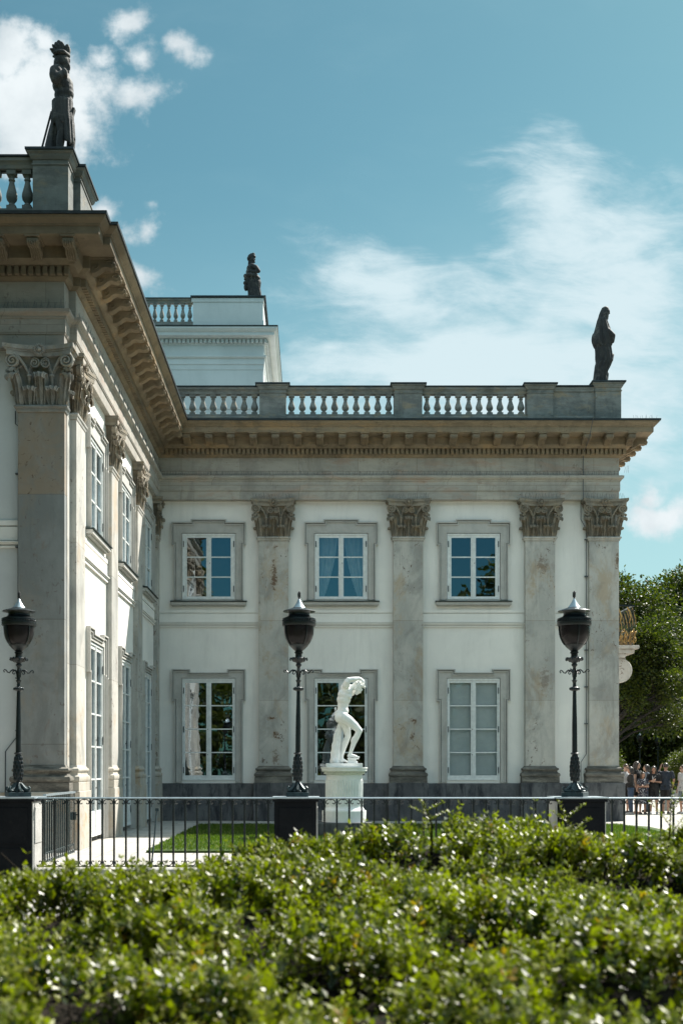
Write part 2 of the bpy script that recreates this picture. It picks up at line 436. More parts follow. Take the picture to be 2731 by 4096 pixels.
# ------------------------------------------------------------------ mesh builder
class MB:
    def __init__(s):
        s.v = []; s.f = []
    def add(s, vs, fs):
        o = len(s.v)
        s.v.extend([tuple(p) for p in vs])
        s.f.extend([tuple(i + o for i in f) for f in fs])
        return s
    def box(s, x0, x1, y0, y1, z0, z1):
        vs = [(x0, y0, z0), (x1, y0, z0), (x1, y1, z0), (x0, y1, z0), (x0, y0, z1), (x1, y0, z1), (x1, y1, z1), (x0, y1, z1)]
        return s.add(vs, [(0, 3, 2, 1), (4, 5, 6, 7), (0, 1, 5, 4), (1, 2, 6, 5), (2, 3, 7, 6), (3, 0, 4, 7)])
    def prism(s, poly, a, b, axis='z', flip=False):
        """poly in the two other axes (x,y for z; x,z for y; y,z for x), extruded a..b"""
        n = len(poly)
        def P(p, h):
            return (p[0], p[1], h) if axis == 'z' else ((p[0], h, p[1]) if axis == 'y' else (h, p[0], p[1]))
        vs = [P(p, a) for p in poly] + [P(p, b) for p in poly]
        fs = [tuple(range(n - 1, -1, -1)), tuple(range(n, 2 * n))]
        fs += [(i, (i + 1) % n, n + (i + 1) % n, n + i) for i in range(n)]
        return s.add(vs, fs)
    def lathe(s, prof, cx=0, cy=0, n=20, amp=0, k=0, sq=None):
        """prof [(r,z)] bottom to top"""
        vs = []
        for r, z in prof:
            for i in range(n):
                a = 2 * PI * i / n
                rr = r * (1 + amp * math.cos(k * a)) if amp else r
                if sq:
                    rr = r / max(abs(math.cos(a)), abs(math.sin(a)))
                vs.append((cx + rr * math.cos(a), cy + rr * math.sin(a), z))
        fs = []
        m = len(prof)
        for j in range(m - 1):
            for i in range(n):
                fs.append((j * n + i, j * n + (i + 1) % n, (j + 1) * n + (i + 1) % n, (j + 1) * n + i))
        fs.append(tuple(range(n - 1, -1, -1)))
        fs.append(tuple((m - 1) * n + i for i in range(n)))
        return s.add(vs, fs)
    def tube(s, pts, r, n=6, closed=False):
        pts = [Vector(p) for p in pts]
        m = len(pts)
        rs = r if isinstance(r, (list, tuple)) else [r] * m
        vs = []
        up = None
        for i, p in enumerate(pts):
            d = (pts[min(i + 1, m - 1)] - pts[max(i - 1, 0)])
            if d.length < 1e-9: d = Vector((0, 0, 1))
            d.normalize()
            if up is None:
                up = Vector((0, 0, 1)) if abs(d.z) < .9 else Vector((0, 1, 0))
            a = d.cross(up)
            if a.length < 1e-4:
                a = d.cross(Vector((1, 0, 0)))
            a.normalize()
            b = a.cross(d).normalized()
            up = b
            for k in range(n):
                t = 2 * PI * k / n
                vs.append(p + (a * math.cos(t) + b * math.sin(t)) * rs[i])
        fs = []
        for j in range(m - 1):
            for i in range(n):
                fs.append((j * n + i, j * n + (i + 1) % n, (j + 1) * n + (i + 1) % n, (j + 1) * n + i))
        fs.append(tuple(range(n - 1, -1, -1)))
        fs.append(tuple((m - 1) * n + i for i in range(n)))
        return s.add(vs, fs)
    def ball(s, c, r, n=12, m=8, rot=None):
        """ellipsoid, r scalar or (rx,ry,rz)"""
        if not isinstance(r, (tuple, list)): r = (r, r, r)
        vs = [Vector((0, 0, -r[2]))]
        for j in range(1, m):
            ph = -PI / 2 + PI * j / m
            for i in range(n):
                a = 2 * PI * i / n
                vs.append(Vector((r[0] * math.cos(ph) * math.cos(a), r[1] * math.cos(ph) * math.sin(a), r[2] * math.sin(ph))))
        vs.append(Vector((0, 0, r[2])))
        if rot is not None:
            vs = [rot @ q for q in vs]
        c = Vector(c)
        vs = [q + c for q in vs]
        fs = []
        for i in range(n):
            fs.append((0, 1 + (i + 1) % n, 1 + i))
            last = 1 + (m - 2) * n
            fs.append((last + i, last + (i + 1) % n, len(vs) - 1))
        for j in range(m - 2):
            for i in range(n):
                a = 1 + j * n
                fs.append((a + i, a + (i + 1) % n, a + n + (i + 1) % n, a + n + i))
        return s.add(vs, fs)
    def cap(s, a, ra, b, rb, n=14):
        """tapered capsule"""
        s.ball(a, ra, n, 10)
        s.ball(b, rb, n, 10)
        return s.tube([a, b], [ra, rb], n)
    def chain(s, pts, rs, n=14):
        for i in range(len(pts) - 1):
            s.cap(pts[i], rs[i], pts[i + 1], rs[i + 1], n)
        return s
    def grid(s, fn, nu, nv):
        vs = [fn(i / nu, j / nv) for j in range(nv + 1) for i in range(nu + 1)]
        w = nu + 1
        fs = [(j * w + i, j * w + i + 1, (j + 1) * w + i + 1, (j + 1) * w + i) for j in range(nv) for i in range(nu)]
        return s.add(vs, fs)
    def sweep(s, path, prof, ends=True):
        """profile [(out, z)] (closed polygon) swept along a plan path whose outward side is on the right hand"""
        n = len(path); m = len(prof)
        nor = []
        for i in range(n - 1):
            d = Vector((path[i + 1][0] - path[i][0], path[i + 1][1] - path[i][1])).normalized()
            nor.append(Vector((d.y, -d.x)))
        vs = []
        for i in range(n):
            if i == 0: o = nor[0]
            elif i == n - 1: o = nor[-1]
            else:
                a, b = nor[i - 1], nor[i]
                o = (a + b) / (1 + a.dot(b))
            for (q, z) in prof:
                vs.append((path[i][0] + o.x * q, path[i][1] + o.y * q, z))
        fs = []
        for i in range(n - 1):
            for j in range(m):
                k = (j + 1) % m
                fs.append((i * m + j, (i + 1) * m + j, (i + 1) * m + k, i * m + k))
        if ends:
            fs.append(tuple(range(m)))
            fs.append(tuple((n - 1) * m + j for j in range(m - 1, -1, -1)))
        return s.add(vs, fs)
    def join(s, o, mat=None):
        vs = [tuple(mat @ Vector(p)) for p in o.v] if mat is not None else o.v
        return s.add(vs, o.f)
    def mesh(s, name, mat=None, smooth=0):
        me = bpy.data.meshes.new(name)
        me.from_pydata(s.v, [], s.f)
        me.validate()
        if mat is not None: me.materials.append(mat)
        import bmesh
        bm = bmesh.new(); bm.from_mesh(me)
        bmesh.ops.recalc_face_normals(bm, faces=bm.faces)
        bm.to_mesh(me); bm.free()
        if smooth:
            me.polygons.foreach_set('use_smooth', [True] * len(me.polygons))
            me.set_sharp_from_angle(angle=R(smooth))
        me.update()
        return me
    def build(s, name, mat, parent=None, loc=(0, 0, 0), rz=0, smooth=0, bevel=0):
        o = bpy.data.objects.new(name, s.mesh(name, mat, smooth))
        return put(o, parent, loc, rz, bevel)


def put(o, parent=None, loc=(0, 0, 0), rz=0, bevel=0):
    COL.objects.link(o)
    o.location = loc
    o.rotation_euler = (0, 0, rz)
    if parent: o.parent = parent
    if bevel:
        b = o.modifiers.new('bevel', 'BEVEL')
        b.width = bevel; b.segments = 2; b.limit_method = 'ANGLE'; b.angle_limit = R(40)
    return o


def obj_of(me, name, parent=None, loc=(0, 0, 0), rz=0):
    return put(bpy.data.objects.new(name, me), parent, loc, rz)


def empty(name, loc=(0, 0, 0), rz=0, parent=None):
    o = bpy.data.objects.new(name, None)
    o.empty_display_size = .2
    return put(o, parent, loc, rz)


def tag(o, label=None, cat=None, group=None, kind=None):
    if label: o['label'] = label
    if cat: o['category'] = cat
    if group: o['group'] = group
    if kind: o['kind'] = kind
    return o


def copy_tree(o, parent=None):
    c = o.copy()
    COL.objects.link(c)
    if parent is not None: c.parent = parent
    for ch in list(o.children):
        copy_tree(ch, c)
    return c


def remesh(mb, voxel, smooth=4, mat=None, name='body', factor=.5, post=None):
    """weld overlapping closed shells into one continuous skin"""
    me = mb.mesh('tmp')
    o = bpy.data.objects.new('tmp', me)
    COL.objects.link(o)
    m = o.modifiers.new('r', 'REMESH'); m.mode = 'VOXEL'; m.voxel_size = voxel
    s = o.modifiers.new('s', 'SMOOTH'); s.factor = factor; s.iterations = smooth
    bpy.context.view_layer.update()
    dg = bpy.context.evaluated_depsgraph_get()
    me2 = bpy.data.meshes.new_from_object(o.evaluated_get(dg))
    bpy.data.objects.remove(o)
    me2.name = name
    if post:
        n = len(me2.vertices)
        co = np.empty(n * 3); me2.vertices.foreach_get('co', co)
        nn = np.empty(n * 3); me2.vertices.foreach_get('normal', nn)
        co = post(co.reshape(-1, 3), nn.reshape(-1, 3))
        me2.vertices.foreach_set('co', co.ravel())
    me2.materials.clear()
    if mat: me2.materials.append(mat)
    me2.polygons.foreach_set('use_smooth', [True] * len(me2.polygons))
    me2.update()
    return me2


def leaf_mesh(name, pos, d, side, length, width, mat, tint):
    """pos,d,side: (N,3) arrays; d along the leaf, side across; folded two-triangle leaves"""
    n = len(pos)
    nrm = np.cross(d, side)
    L = length[:, None]; Wd = width[:, None]
    v = np.empty((n, 4, 3))
    v[:, 0] = pos
    v[:, 1] = pos + d * L * .48 + side * Wd * .5 + nrm * Wd * .16
    v[:, 2] = pos + d * L
    v[:, 3] = pos + d * L * .48 - side * Wd * .5 + nrm * Wd * .16
    v = v.reshape(-1, 3)
    idx = np.arange(n) * 4
    tri = np.stack([idx, idx + 1, idx + 2, idx, idx + 2, idx + 3], 1).reshape(-1)
    me = bpy.data.meshes.new(name)
    me.vertices.add(n * 4); me.vertices.foreach_set('co', v.ravel())
    me.loops.add(n * 6); me.loops.foreach_set('vertex_index', tri)
    me.polygons.add(n * 2)
    me.polygons.foreach_set('loop_start', np.arange(n * 2) * 3)
    me.polygons.foreach_set('loop_total', np.full(n * 2, 3))
    me.polygons.foreach_set('use_smooth', np.zeros(n * 2, bool))
    at = me.attributes.new('tint', 'FLOAT', 'POINT')
    at.data.foreach_set('value', np.repeat(tint, 4).astype(np.float32))
    me.materials.append(mat)
    me.update(); me.validate()
    return me


def unit(a):
    return a / np.maximum(np.linalg.norm(a, axis=-1, keepdims=True), 1e-9)

# ------------------------------------------------------------------ setting
def flat(name, x0, x1, y0, y1, z, mat, kind='structure'):
    mb = MB(); mb.add([(x0, y0, z), (x1, y0, z), (x1, y1, z), (x0, y1, z)], [(0, 1, 2, 3)])
    return tag(mb.build(name, mat), kind=kind)


def ground_materials():
    m, t, b, out = new_mat('park_ground')
    P = wpos(t)
    n = t.noise(P, .8, 6, .65)
    t.link(t.mix(t.smooth(n, .4, .6), (.035, .055, .015), (.06, .075, .025)), b.inputs['Base Color'])
    b.inputs['Roughness'].default_value = .95
    M['ground'] = m
    m, t, b, out = new_mat('pale_paving')
    P = wpos(t)
    br = t.node('ShaderNodeTexBrick')
    t.link(P, br.inputs['Vector'])
    br.inputs['Scale'].default_value = 1
    br.inputs['Brick Width'].default_value = 1.1
    br.inputs['Row Height'].default_value = .62
    br.inputs['Mortar Size'].default_value = .012
    br.inputs['Mortar Smooth'].default_value = .4
    br.inputs['Color1'].default_value = (.44, .42, .385, 1)
    br.inputs['Color2'].default_value = (.36, .335, .30, 1)
    br.inputs['Mortar'].default_value = (.17, .155, .135, 1)
    n = t.noise(P, 1.4, 6, .65)
    n2 = t.noise(P, 14, 5, .7)
    c = t.mix(t.math('MULTIPLY', t.smooth(n, .45, .7), .45), br.outputs[0], (.25, .22, .18))
    c = t.mix(t.math('MULTIPLY', t.smooth(n2, .55, .75), .3), c, (.2, .18, .16))
    t.link(c, b.inputs['Base Color'])
    b.inputs['Roughness'].default_value = .85
    bump(t, b, t.math('ADD', br.outputs['Fac'], n2), .25, .01)
    M['paving'] = m
    m, t, b, out = new_mat('mown_lawn')
    P = wpos(t)
    n = t.noise(P, 5, 6, .7)
    t.link(t.mix(t.smooth(n, .38, .62), (.03, .062, .008), (.055, .095, .012)), b.inputs['Base Color'])
    b.inputs['Roughness'].default_value = .9
    bump(t, b, t.noise(P, 60, 3, .7), .8, .03)
    M['lawn'] = m


ground_materials()
flat('ground', -300, 300, -120, 420, -.012, M['ground'])
flat('paving', -16, 60, 11.0, 72, 0.0, M['paving'])
# lawn sheet with one rounded corner
LX0, LX1, LY0, LY1 = -3.1, 8.3, 22.2, 32.6
pts = [(LX0, LY0), (LX1, LY0)] + [(LX1 + .5 - 1.6 + 1.6 * math.cos(a), LY1 - 1.6 + 1.6 * math.sin(a)) for a in [i * PI / 16 for i in range(9)]] + [(LX0, LY1)]
tag(MB().prism(pts, 0.004, .045).build('lawn', M['lawn']), kind='structure')
nb = 90000
gx = rng.uniform(LX0 + .02, LX1 - .02, nb); gy = rng.uniform(LY0 + .02, LY1 - .3, nb)
dd = unit(np.stack([rng.normal(0, .35, nb), rng.normal(0, .35, nb), np.ones(nb)], 1))
sd_ = unit(np.cross(dd, rng.normal(0, 1, (nb, 3))))
gm = leaf_mesh('grass', np.stack([gx, gy, np.full(nb, .043)], 1), dd, sd_, rng.uniform(.03, .075, nb), rng.uniform(.008, .016, nb), M['grass_blade'], rng.uniform(0, 1, nb))
tag(obj_of(gm, 'grass'), kind='stuff')

# ------------------------------------------------------------------ palace helpers (facade frame: x along, y inwards, z up)
def cellsolid(mb, xs, zs, inside, y0, y1):
    """flat relief plate from grid cells: front face at y0, edges running back to y1"""
    nx, nz = len(xs) - 1, len(zs) - 1
    ins = [[inside((xs[i] + xs[i + 1]) / 2, (zs[j] + zs[j + 1]) / 2) for j in range(nz)] for i in range(nx)]
    g = lambda i, j: 0 <= i < nx and 0 <= j < nz and ins[i][j]
    for i in range(nx):
        for j in range(nz):
            if not ins[i][j]: continue
            a, b, c, d = xs[i], xs[i + 1], zs[j], zs[j + 1]
            mb.add([(a, y0, c), (b, y0, c), (b, y0, d), (a, y0, d)], [(0, 1, 2, 3)])
            if not g(i - 1, j): mb.add([(a, y1, c), (a, y0, c), (a, y0, d), (a, y1, d)], [(0, 1, 2, 3)])
            if not g(i + 1, j): mb.add([(b, y0, c), (b, y1, c), (b, y1, d), (b, y0, d)], [(0, 1, 2, 3)])
            if not g(i, j - 1): mb.add([(a, y1, c), (b, y1, c), (b, y0, c), (a, y0, c)], [(0, 1, 2, 3)])
            if not g(i, j + 1): mb.add([(a, y0, d), (b, y0, d), (b, y1, d), (a, y1, d)], [(0, 1, 2, 3)])
    return mb


def srt(*a):
    return sorted(set(round(q, 4) for q in a))


palace = empty('palace', (2.0, 35.6, 0))
tag(palace, 'two storey neoclassical palace with white plaster walls, stone pilasters and a roof balustrade', 'palace')
PO = Vector((2.0, 35.6, 0))


def pbuild(mb, name, mat, parent=None, smooth=0, bevel=0):
    """world-coordinate geometry as a part of the palace"""
    if parent is None:
        o = mb.build(name, mat, palace, smooth=smooth, bevel=bevel)
        o.location = -PO
        return o
    return mb.build(name, mat, parent, smooth=smooth, bevel=bevel)


def place(o, x, y, rz=0, z=0):
    o.parent = palace
    o.location = (x - PO.x, y - PO.y, z)
    o.rotation_euler = (0, 0, rz)
    return o


HW = .80
UP = (6.62, 8.60)
LO = (1.21, 4.27)


def shape_up(x, z, s):
    x = abs(x)
    return (x <= 1.03 - s and 6.60 <= z <= 8.92 - s) or (x <= 1.10 - s and 8.24 + s <= z <= 8.92 - s) or (x <= .53 - s and z <= 9.0 - s and z > 8)


def shape_lo(zb):
    def f(x, z, s):
        x = abs(x)
        if z < zb: return False
        if x <= 1.02 - s and z <= 4.43 - s: return True
        return x <= 1.10 - s and 3.58 + s <= z <= 4.53 - s and (z <= 4.43 - s or x >= .55 + s)
    return f


def make_window(kind, glass, cover=None):
    """window part: white casement frame with sub-parts surround, sill, pane, curtain"""
    up = kind == 'upper'
    z0, z1 = UP if up else (LO if kind == 'lower' else (.12, LO[1]))
    pw = .58 if up else .63
    mid = .075
    xs_p = [(-mid - pw, -mid), (mid, mid + pw)]
    top = .12 if up else .13
    if up:
        zz = [z0 + .07 + i * (z1 - top - z0 - .07) / 3 for i in range(4)]
    elif kind == 'lower':
        zz = [z0 + .13 + i * (z1 - top - z0 - .13) / 4 for i in range(5)]
    else:
        st = (LO[1] - .13 - LO[0] - .13) / 4
        zz = [LO[0] + .13 + i * st for i in range(-1, 5)]
    rects = [(a, b, zz[i] + .016, zz[i + 1] - .016) for (a, b) in xs_p for i in range(len(zz) - 1)]
    FW = HW - .014
    xs = srt(-FW, FW, *[q for r in rects for q in r[:2]])
    z1 = z1 - .014
    zs = srt(z0, z1, *[q for r in rects for q in r[2:]])
    fr = MB()
    cellsolid(fr, xs, zs, lambda x, z: not any(r[0] < x < r[1] and r[2] < z < r[3] for r in rects), .0, .05)
    # outer casing, middle astragal, glazing bars standing a little prouder
    for (a, b, c, d) in [(-FW, -HW + .05, z0, z1), (HW - .05, FW, z0, z1), (-HW + .05, HW - .05, z1 - .05, z1), (-HW + .05, HW - .05, z0, z0 + .04)]:
        fr.box(a, b, -.022, -.0005, c, d)
    fr.box(-.022, .022, -.018, -.0005, z0 + .04, z1 - .05)
    for s in (-1, 1):
        cx = s * (mid + pw / 2)
        fr.box(cx - pw / 2 - .03, cx - pw / 2 - .012, -.009, -.0005, z0 + .05, z1 - .06)
        fr.box(cx + pw / 2 + .012, cx + pw / 2 + .03, -.009, -.0005, z0 + .05, z1 - .06)
    if kind == 'door':
        for s in (-1, 1):
            cx = s * (mid + pw / 2)
            fr.box(cx - .22, cx + .22, -.008, -.0005, z0 + .12, zz[0] - .1)
            fr.box(cx - .17, cx + .17, -.014, -.0085, z0 + .17, zz[0] - .15)
    w = fr.build('window' if kind != 'door' else 'french_door', M['white_wood'])
    pn = MB()
    for (a, b, c, d) in rects:
        pn.add([(a, .026, c), (b, .026, c), (b, .026, d), (a, .026, d)], [(0, 1, 2, 3)])
    pn.build('pane', glass, w)
    hg = MB()
    for s in (-1, 1):
        for f in ((.16, .84) if up else (.1, .5, .88)):
            zc = z0 + (z1 - z0) * f
            hg.box(s * (HW - .052) - .012, s * (HW - .052) + .012, -.036, -.0225, zc - .09, zc + .09)
    for f in ((.55,) if up else (.25, .5)):
        hg.ball((.035 if up else -.03, -.022, z0 + (z1 - z0) * f), .013, 8, 6)
    hg.build('hinge', M['iron'], w)
    # stone surround: plate and raised outer moulding
    z1 = z1 + .014
    sh = shape_up if up else shape_lo(1.14 if kind == 'lower' else .02)
    xb = [-HW, HW]
    zb = [z1]
    for s in (0, .032, .055, .09):
        xb += [q * k for k in (-1, 1) for q in ((1.03 - s, 1.10 - s, .53 - s) if up else (1.02 - s, 1.10 - s, .55 + s))]
        zb += [6.60, 8.24 + s, 8.92 - s, 9.0 - s] if up else [1.14, .02, 3.58 + s, 4.43 - s, 4.53 - s]
    xs = srt(*xb); zs = srt(*zb)
    hole = lambda x, z: abs(x) < HW and z < z1
    su = MB()
    cellsolid(su, xs, zs, lambda x, z: sh(x, z, .09) and not hole(x, z), -.035, .10)
    cellsolid(su, xs, zs, lambda x, z: not sh(x, z, .055) and sh(x, z, .032), -.004, .10)
    cellsolid(su, xs, zs, lambda x, z: not sh(x, z, .09) and sh(x, z, .055), -.07, .05)
    cellsolid(su, xs, zs, lambda x, z: sh(x, z, .0) and not sh(x, z, .032), -.10, .05)
    for s in (-1, 1):
        su.box(min(s * HW, s * (HW + .035)), max(s * HW, s * (HW + .035)), -.048, -.03, (6.62 if up else (1.16 if kind == 'lower' else .02)), z1 + .035)
    su.box(-HW, HW, -.048, -.03, z1, z1 + .035)
    su.build('surround', M['surround'], w)
    if up:
        si = MB()
        si.box(-1.12, 1.12, -.15, .08, 6.44, 6.53)
        si.box(-1.08, 1.08, -.10, .08, 6.40, 6.438)
        sl = si.build('sill', M['surround'], w, bevel=.008)
        MB().prism([(-.185, 6.535), (.09, 6.535), (.09, 6.60), (-.185, 6.555)], -1.14, 1.14, 'x').build('sill_flashing', M['sill'], w)
    if cover == 'blind':
        bm = MB()
        for (a, b) in xs_p:
            bm.box(a - .03, b + .03, .12, .13, z0 + .1, z1 - .1)
        bm.build('blind', M['blind'], w)
    elif cover in ('curtain', 'curtain_side'):
        for s in ((-1, 1) if cover == 'curtain' else (-1,)):
            def fn(u, v, s=s):
                z = z1 - .05 - v * (z1 - z0 - .1)
                inner = .10 + .42 * v ** 1.6
                x = s * (inner + u * (.78 - inner))
                return (x, .24 + .035 * math.sin(u * 26 + 2 * v) + .02 * math.sin(u * 11), z)
            MB().grid(fn, 40, 10).build('curtain', M['curtain'], w, smooth=80)
    return w


# --- capital, base and shaft (origin: centre of the pilaster on the wall plane) ---
def leaf_relief(mb, x, y, dx, dy, z0, w, h, curl=.075, lean=.05, nv=16, nu=20):
    """acanthus leaf rising from z0 and curling outwards towards (dx,dy)"""
    L = math.hypot(dx, dy); dx /= L; dy /= L
    tx, ty = -dy, dx
    def fn(u, v):
        uu = u * 2 - 1
        if v < .68:
            t = v / .68
            z = h * .9 * t; o = .02 + lean * t ** 2.2
        else:
            a = (v - .68) / .32 * PI * 1.15
            z = h * .9 + curl * math.sin(a); o = .02 + lean + curl * (1 - math.cos(a)) * 1.0
        ww = w / 2 * (.66 + .34 * math.sin(min(1, v * 1.25) * PI * .62)) * (1 + .13 * abs(math.sin(v * PI * 5.5)))
        if v > .86: ww *= 1 - (v - .86) * 2.3
        o += -.05 * uu * uu * (w / .3) + .022 * math.cos(uu * PI * 3) + .022 * math.cos(uu * PI * 6 + 1) * (v > .1)
        z -= .05 * uu * uu * max(0, v - .5)
        return (x + dx * o + tx * ww * uu, y + dy * o + ty * ww * uu, z0 + z)
    mb.grid(fn, nu, nv)


def spiral(cx, cz, r, y, turns=2.1, sgn=1, start=PI / 2, n=34):
    pts = []
    for i in range(n + 1):
        t = i / n
        a = start + sgn * t * turns * 2 * PI
        rr = r * (1 - t) ** .9 + .008
        pts.append((cx + rr * math.cos(a), y - .02 * t * 2, cz + rr * math.sin(a)))
    return pts


def make_capital(w=.88, p=.20, full=True):
    mb = MB()
    hw = w / 2
    # bell
    vs = []
    for z, e in ((0, -.03), (.35, -.035), (.6, -.03), (.8, .0), (.95, .06)):
        vs.append((z, e))
    for (z0, e0), (z1, e1) in zip(vs[:-1], vs[1:]):
        mb.add([(-hw - e0, .03, z0), (-hw - e0, -p - e0, z0), (hw + e0, -p - e0, z0), (hw + e0, .03, z0),
                (-hw - e1, .03, z1), (-hw - e1, -p - e1, z1), (hw + e1, -p - e1, z1), (hw + e1, .03, z1)],
               [(0, 1, 5, 4), (1, 2, 6, 5), (2, 3, 7, 6)])
    k = w / .88
    for s in (-1, 1):
        leaf_relief(mb, s * .215 * k, -p, 0, -1, 0, .30 * k, .31, .062, .05)
    for x in (0,):
        leaf_relief(mb, x, -p - .01, 0, -1, 0, .27 * k, .57, .075, .075)
    for s in (-1, 1):
        leaf_relief(mb, s * (hw - .02), -p, s * .8, -1, 0, .24 * k, .55, .08, .09)
        leaf_relief(mb, s * hw, -p * .45, s, 0, 0, .20, .30, .045, .03)
    # stalks
    for s in (-1, 1):
        x = s * .215 * k
        mb.tube([(x, -p - .03, .34), (x, -p - .04, .46), (x, -p - .05, .54)], [.028, .032, .042], 8)
        mb.lathe([(.05, .53), (.055, .55), (.045, .57)], x, -p - .05, 10)
        # small inward calyx leaves
        for q, lean in ((-1, .11), (1, .18)):
            def fn(u, v, x=x, q=q, s=s, lean=lean):
                uu = u * 2 - 1
                dirx = q * s if q == 1 else -s
                xx = x + dirx * lean * 1.15 * v ** 1.3 + uu * .045 * (1 - .4 * v)
                zz = .56 + .17 * math.sin(v * PI * .62) - .04 * max(0, v - .7) * 3
                return (xx, -p - .06 - .05 * v + .02 * uu * uu - .012 * math.cos(uu * 9), zz)
            mb.grid(fn, 6, 8)
        # volutes: large outer, small inner, with their stems
        ox, oz = s * .505 * k, .80
        yv = -p - .17
        mb.tube([(x, -p - .06, .57), (x + s * .06, -p - .08, .70), (x + s * .16, -p - .12, .85), (ox - s * .02, yv, oz + .135)], [.018, .024, .03, .028], 7)
        mb.tube(spiral(ox, oz, .125, yv, 2.1, -s), [.026 - .016 * i / 34 for i in range(35)], 7)
        disc = MB(); disc.lathe([(.115, 0), (.12, .02), (.12, .11), (.10, .12)], 0, 0, 16)
        mt = Matrix.Translation((ox, yv + .13, oz)) @ Matrix.Rotation(R(90), 4, 'X')
        mb.join(disc, mt)
        ix, iz = s * .105 * k, .775
        mb.tube([(x, -p - .06, .57), (x - s * .03, -p - .07, .70), (x - s * .06, -p - .09, .84), (ix, -p - .09, iz + .10)], [.012, .016, .02, .018], 7)
        mb.tube(spiral(ix, iz, .088, -p - .09, 1.9, s), [.019 - .011 * i / 34 for i in range(35)], 7)
        disc = MB(); disc.lathe([(.078, 0), (.082, .05)], 0, 0, 14)
        mb.join(disc, Matrix.Translation((ix, -p - .035, iz)) @ Matrix.Rotation(R(90), 4, 'X'))
        leaf_relief(mb, s * (hw + .02), -p - .04, s * .9, -1, .44, .20, .20, .055, .05)
    # abacus, concave on its front
    for z0, z1, dx, dy in ((.90, .985, .0, .0), (.988, 1.02, .03, .02), (1.023, 1.10, .06, .045)):
        A = (.60 + dx) * k
        pl = [(-A, .03)]
        for i in range(17):
            t = -1 + 2 * i / 16
            pl.append((A * t * (1 if abs(t) < 1 else 1), -(p + .085 + dy + .17 * abs(t) ** 2.2)))
        pl.append((A, .03))
        mb.prism(pl, z0, z1, 'z')
    # rosette
    yr = -p - .19
    for i in range(16):
        a = i * PI / 8
        mb.ball((.085 * math.cos(a), yr, 1.0 + .085 * math.sin(a)), (.036, .03, .016), 8, 5,
                Matrix.Rotation(-a, 3, 'Y'))
    mb.ball((0, yr - .02, 1.0), (.045, .04, .045), 10, 7)
    mb.tube([(0, yr - .05, .97), (.012, yr - .065, 1.0), (0, yr - .05, 1.04)], .012, 6)
    return mb


ZCAP = 8.45       # top of shaft neck / foot of capital
def u_path(w, p):
    return [(-w / 2, .03), (-w / 2, -p), (w / 2, -p), (w / 2, .03)]


CAP_MB = make_capital()
CAP_ME = CAP_MB.mesh('capital', M['capital'], 40)
CAP_ME_G = CAP_MB.mesh('capital', M['capital_grey'], 40)
BASE_PROF = [(-.06, 1.14), (.115, 1.14), (.115, 1.30), (.10, 1.31), (.125, 1.33), (.135, 1.375), (.12, 1.42), (.095, 1.43), (.065, 1.45),
             (.055, 1.48), (.065, 1.51), (.085, 1.515), (.10, 1.54), (.085, 1.575), (.05, 1.585), (.03, 1.61), (.012, 1.64), (-.06, 1.64)]


def make_pilaster(w=.88, p=.20, grey=False, shaft_mat='stone', plinth='plinth', base='base_stone'):
    sh = MB().box(-w / 2, w / 2, -p, .03, 1.60, ZCAP - .12)
    o = sh.build('pilaster', M[shaft_mat], bevel=.006)
    MB().sweep(u_path(w, p), [(-.06, ZCAP - .13), (.012, ZCAP - .125), (.03, ZCAP - .10), (.035, ZCAP - .06), (.06, ZCAP - .05), (.07, ZCAP - .025), (.055, ZCAP), (-.06, ZCAP)]).build('necking', M['stone_near' if grey else 'stone'], o, smooth=35)
    MB().sweep(u_path(w, p), BASE_PROF).build('base', M[base], o, smooth=40)
    MB().sweep(u_path(w, p), [(-.08, 0), (.15, 0), (.15, 1.125), (.14, 1.136), (-.08, 1.136)]).build('plinth', M[plinth], o, bevel=.01)
    c = obj_of(CAP_ME_G if grey else CAP_ME, 'capital', o, (0, 0, ZCAP))
    return o


proto_pil = make_pilaster()
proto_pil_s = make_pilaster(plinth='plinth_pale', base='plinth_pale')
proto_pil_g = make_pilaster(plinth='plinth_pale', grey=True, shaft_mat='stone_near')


# --- walls -------------------------------------------------------------
XW, YF = -4.69, 22.75           # side wall plane / front wall plane of the near wing
YB = 35.6                       # wall plane of the far wing
XR = 9.0
openB = [(-3.10, 'lower'), (.85, 'lower'), (4.80, 'lower'), (-3.10, 'upper'), (.85, 'upper'), (4.80, 'upper')]
sideC = [25.75, 29.82, 33.75]
frontC = [-7.7]


def wall_sheet(mb, a, b, opens, zt=9.55, zb=0.0):
    """opens: (centre, z0, z1)"""
    xs = srt(a, b, *[c + s * HW for (c, _, _) in opens for s in (-1, 1)])
    zs = srt(zb, zt, *[q for (_, z0, z1) in opens for q in (z0, z1)])
    return cellsolid(mb, xs, zs, lambda x, z: not any(abs(x - c) < HW and z0 < z < z1 for (c, z0, z1) in opens), 0, .30)


def o2(c, kind):
    return (c, *(UP if kind == 'upper' else (LO if kind == 'lower' else (.0, LO[1]))))


wb = wall_sheet(MB(), XW, XR, [o2(c, k) for c, k in openB])
place(wb.build('wall', M['plaster']), 0, YB)
ws = wall_sheet(MB(), YF, YB, [o2(c, k) for c in sideC for k in ('door', 'upper')])
place(ws.build('wall', M['plaster']), XW, 0, R(90))
wf = wall_sheet(MB(), -13, XW, [o2(c, k) for c in frontC for k in ('lower', 'upper')])
place(wf.build('wall', M['plaster_near']), 0, YF)
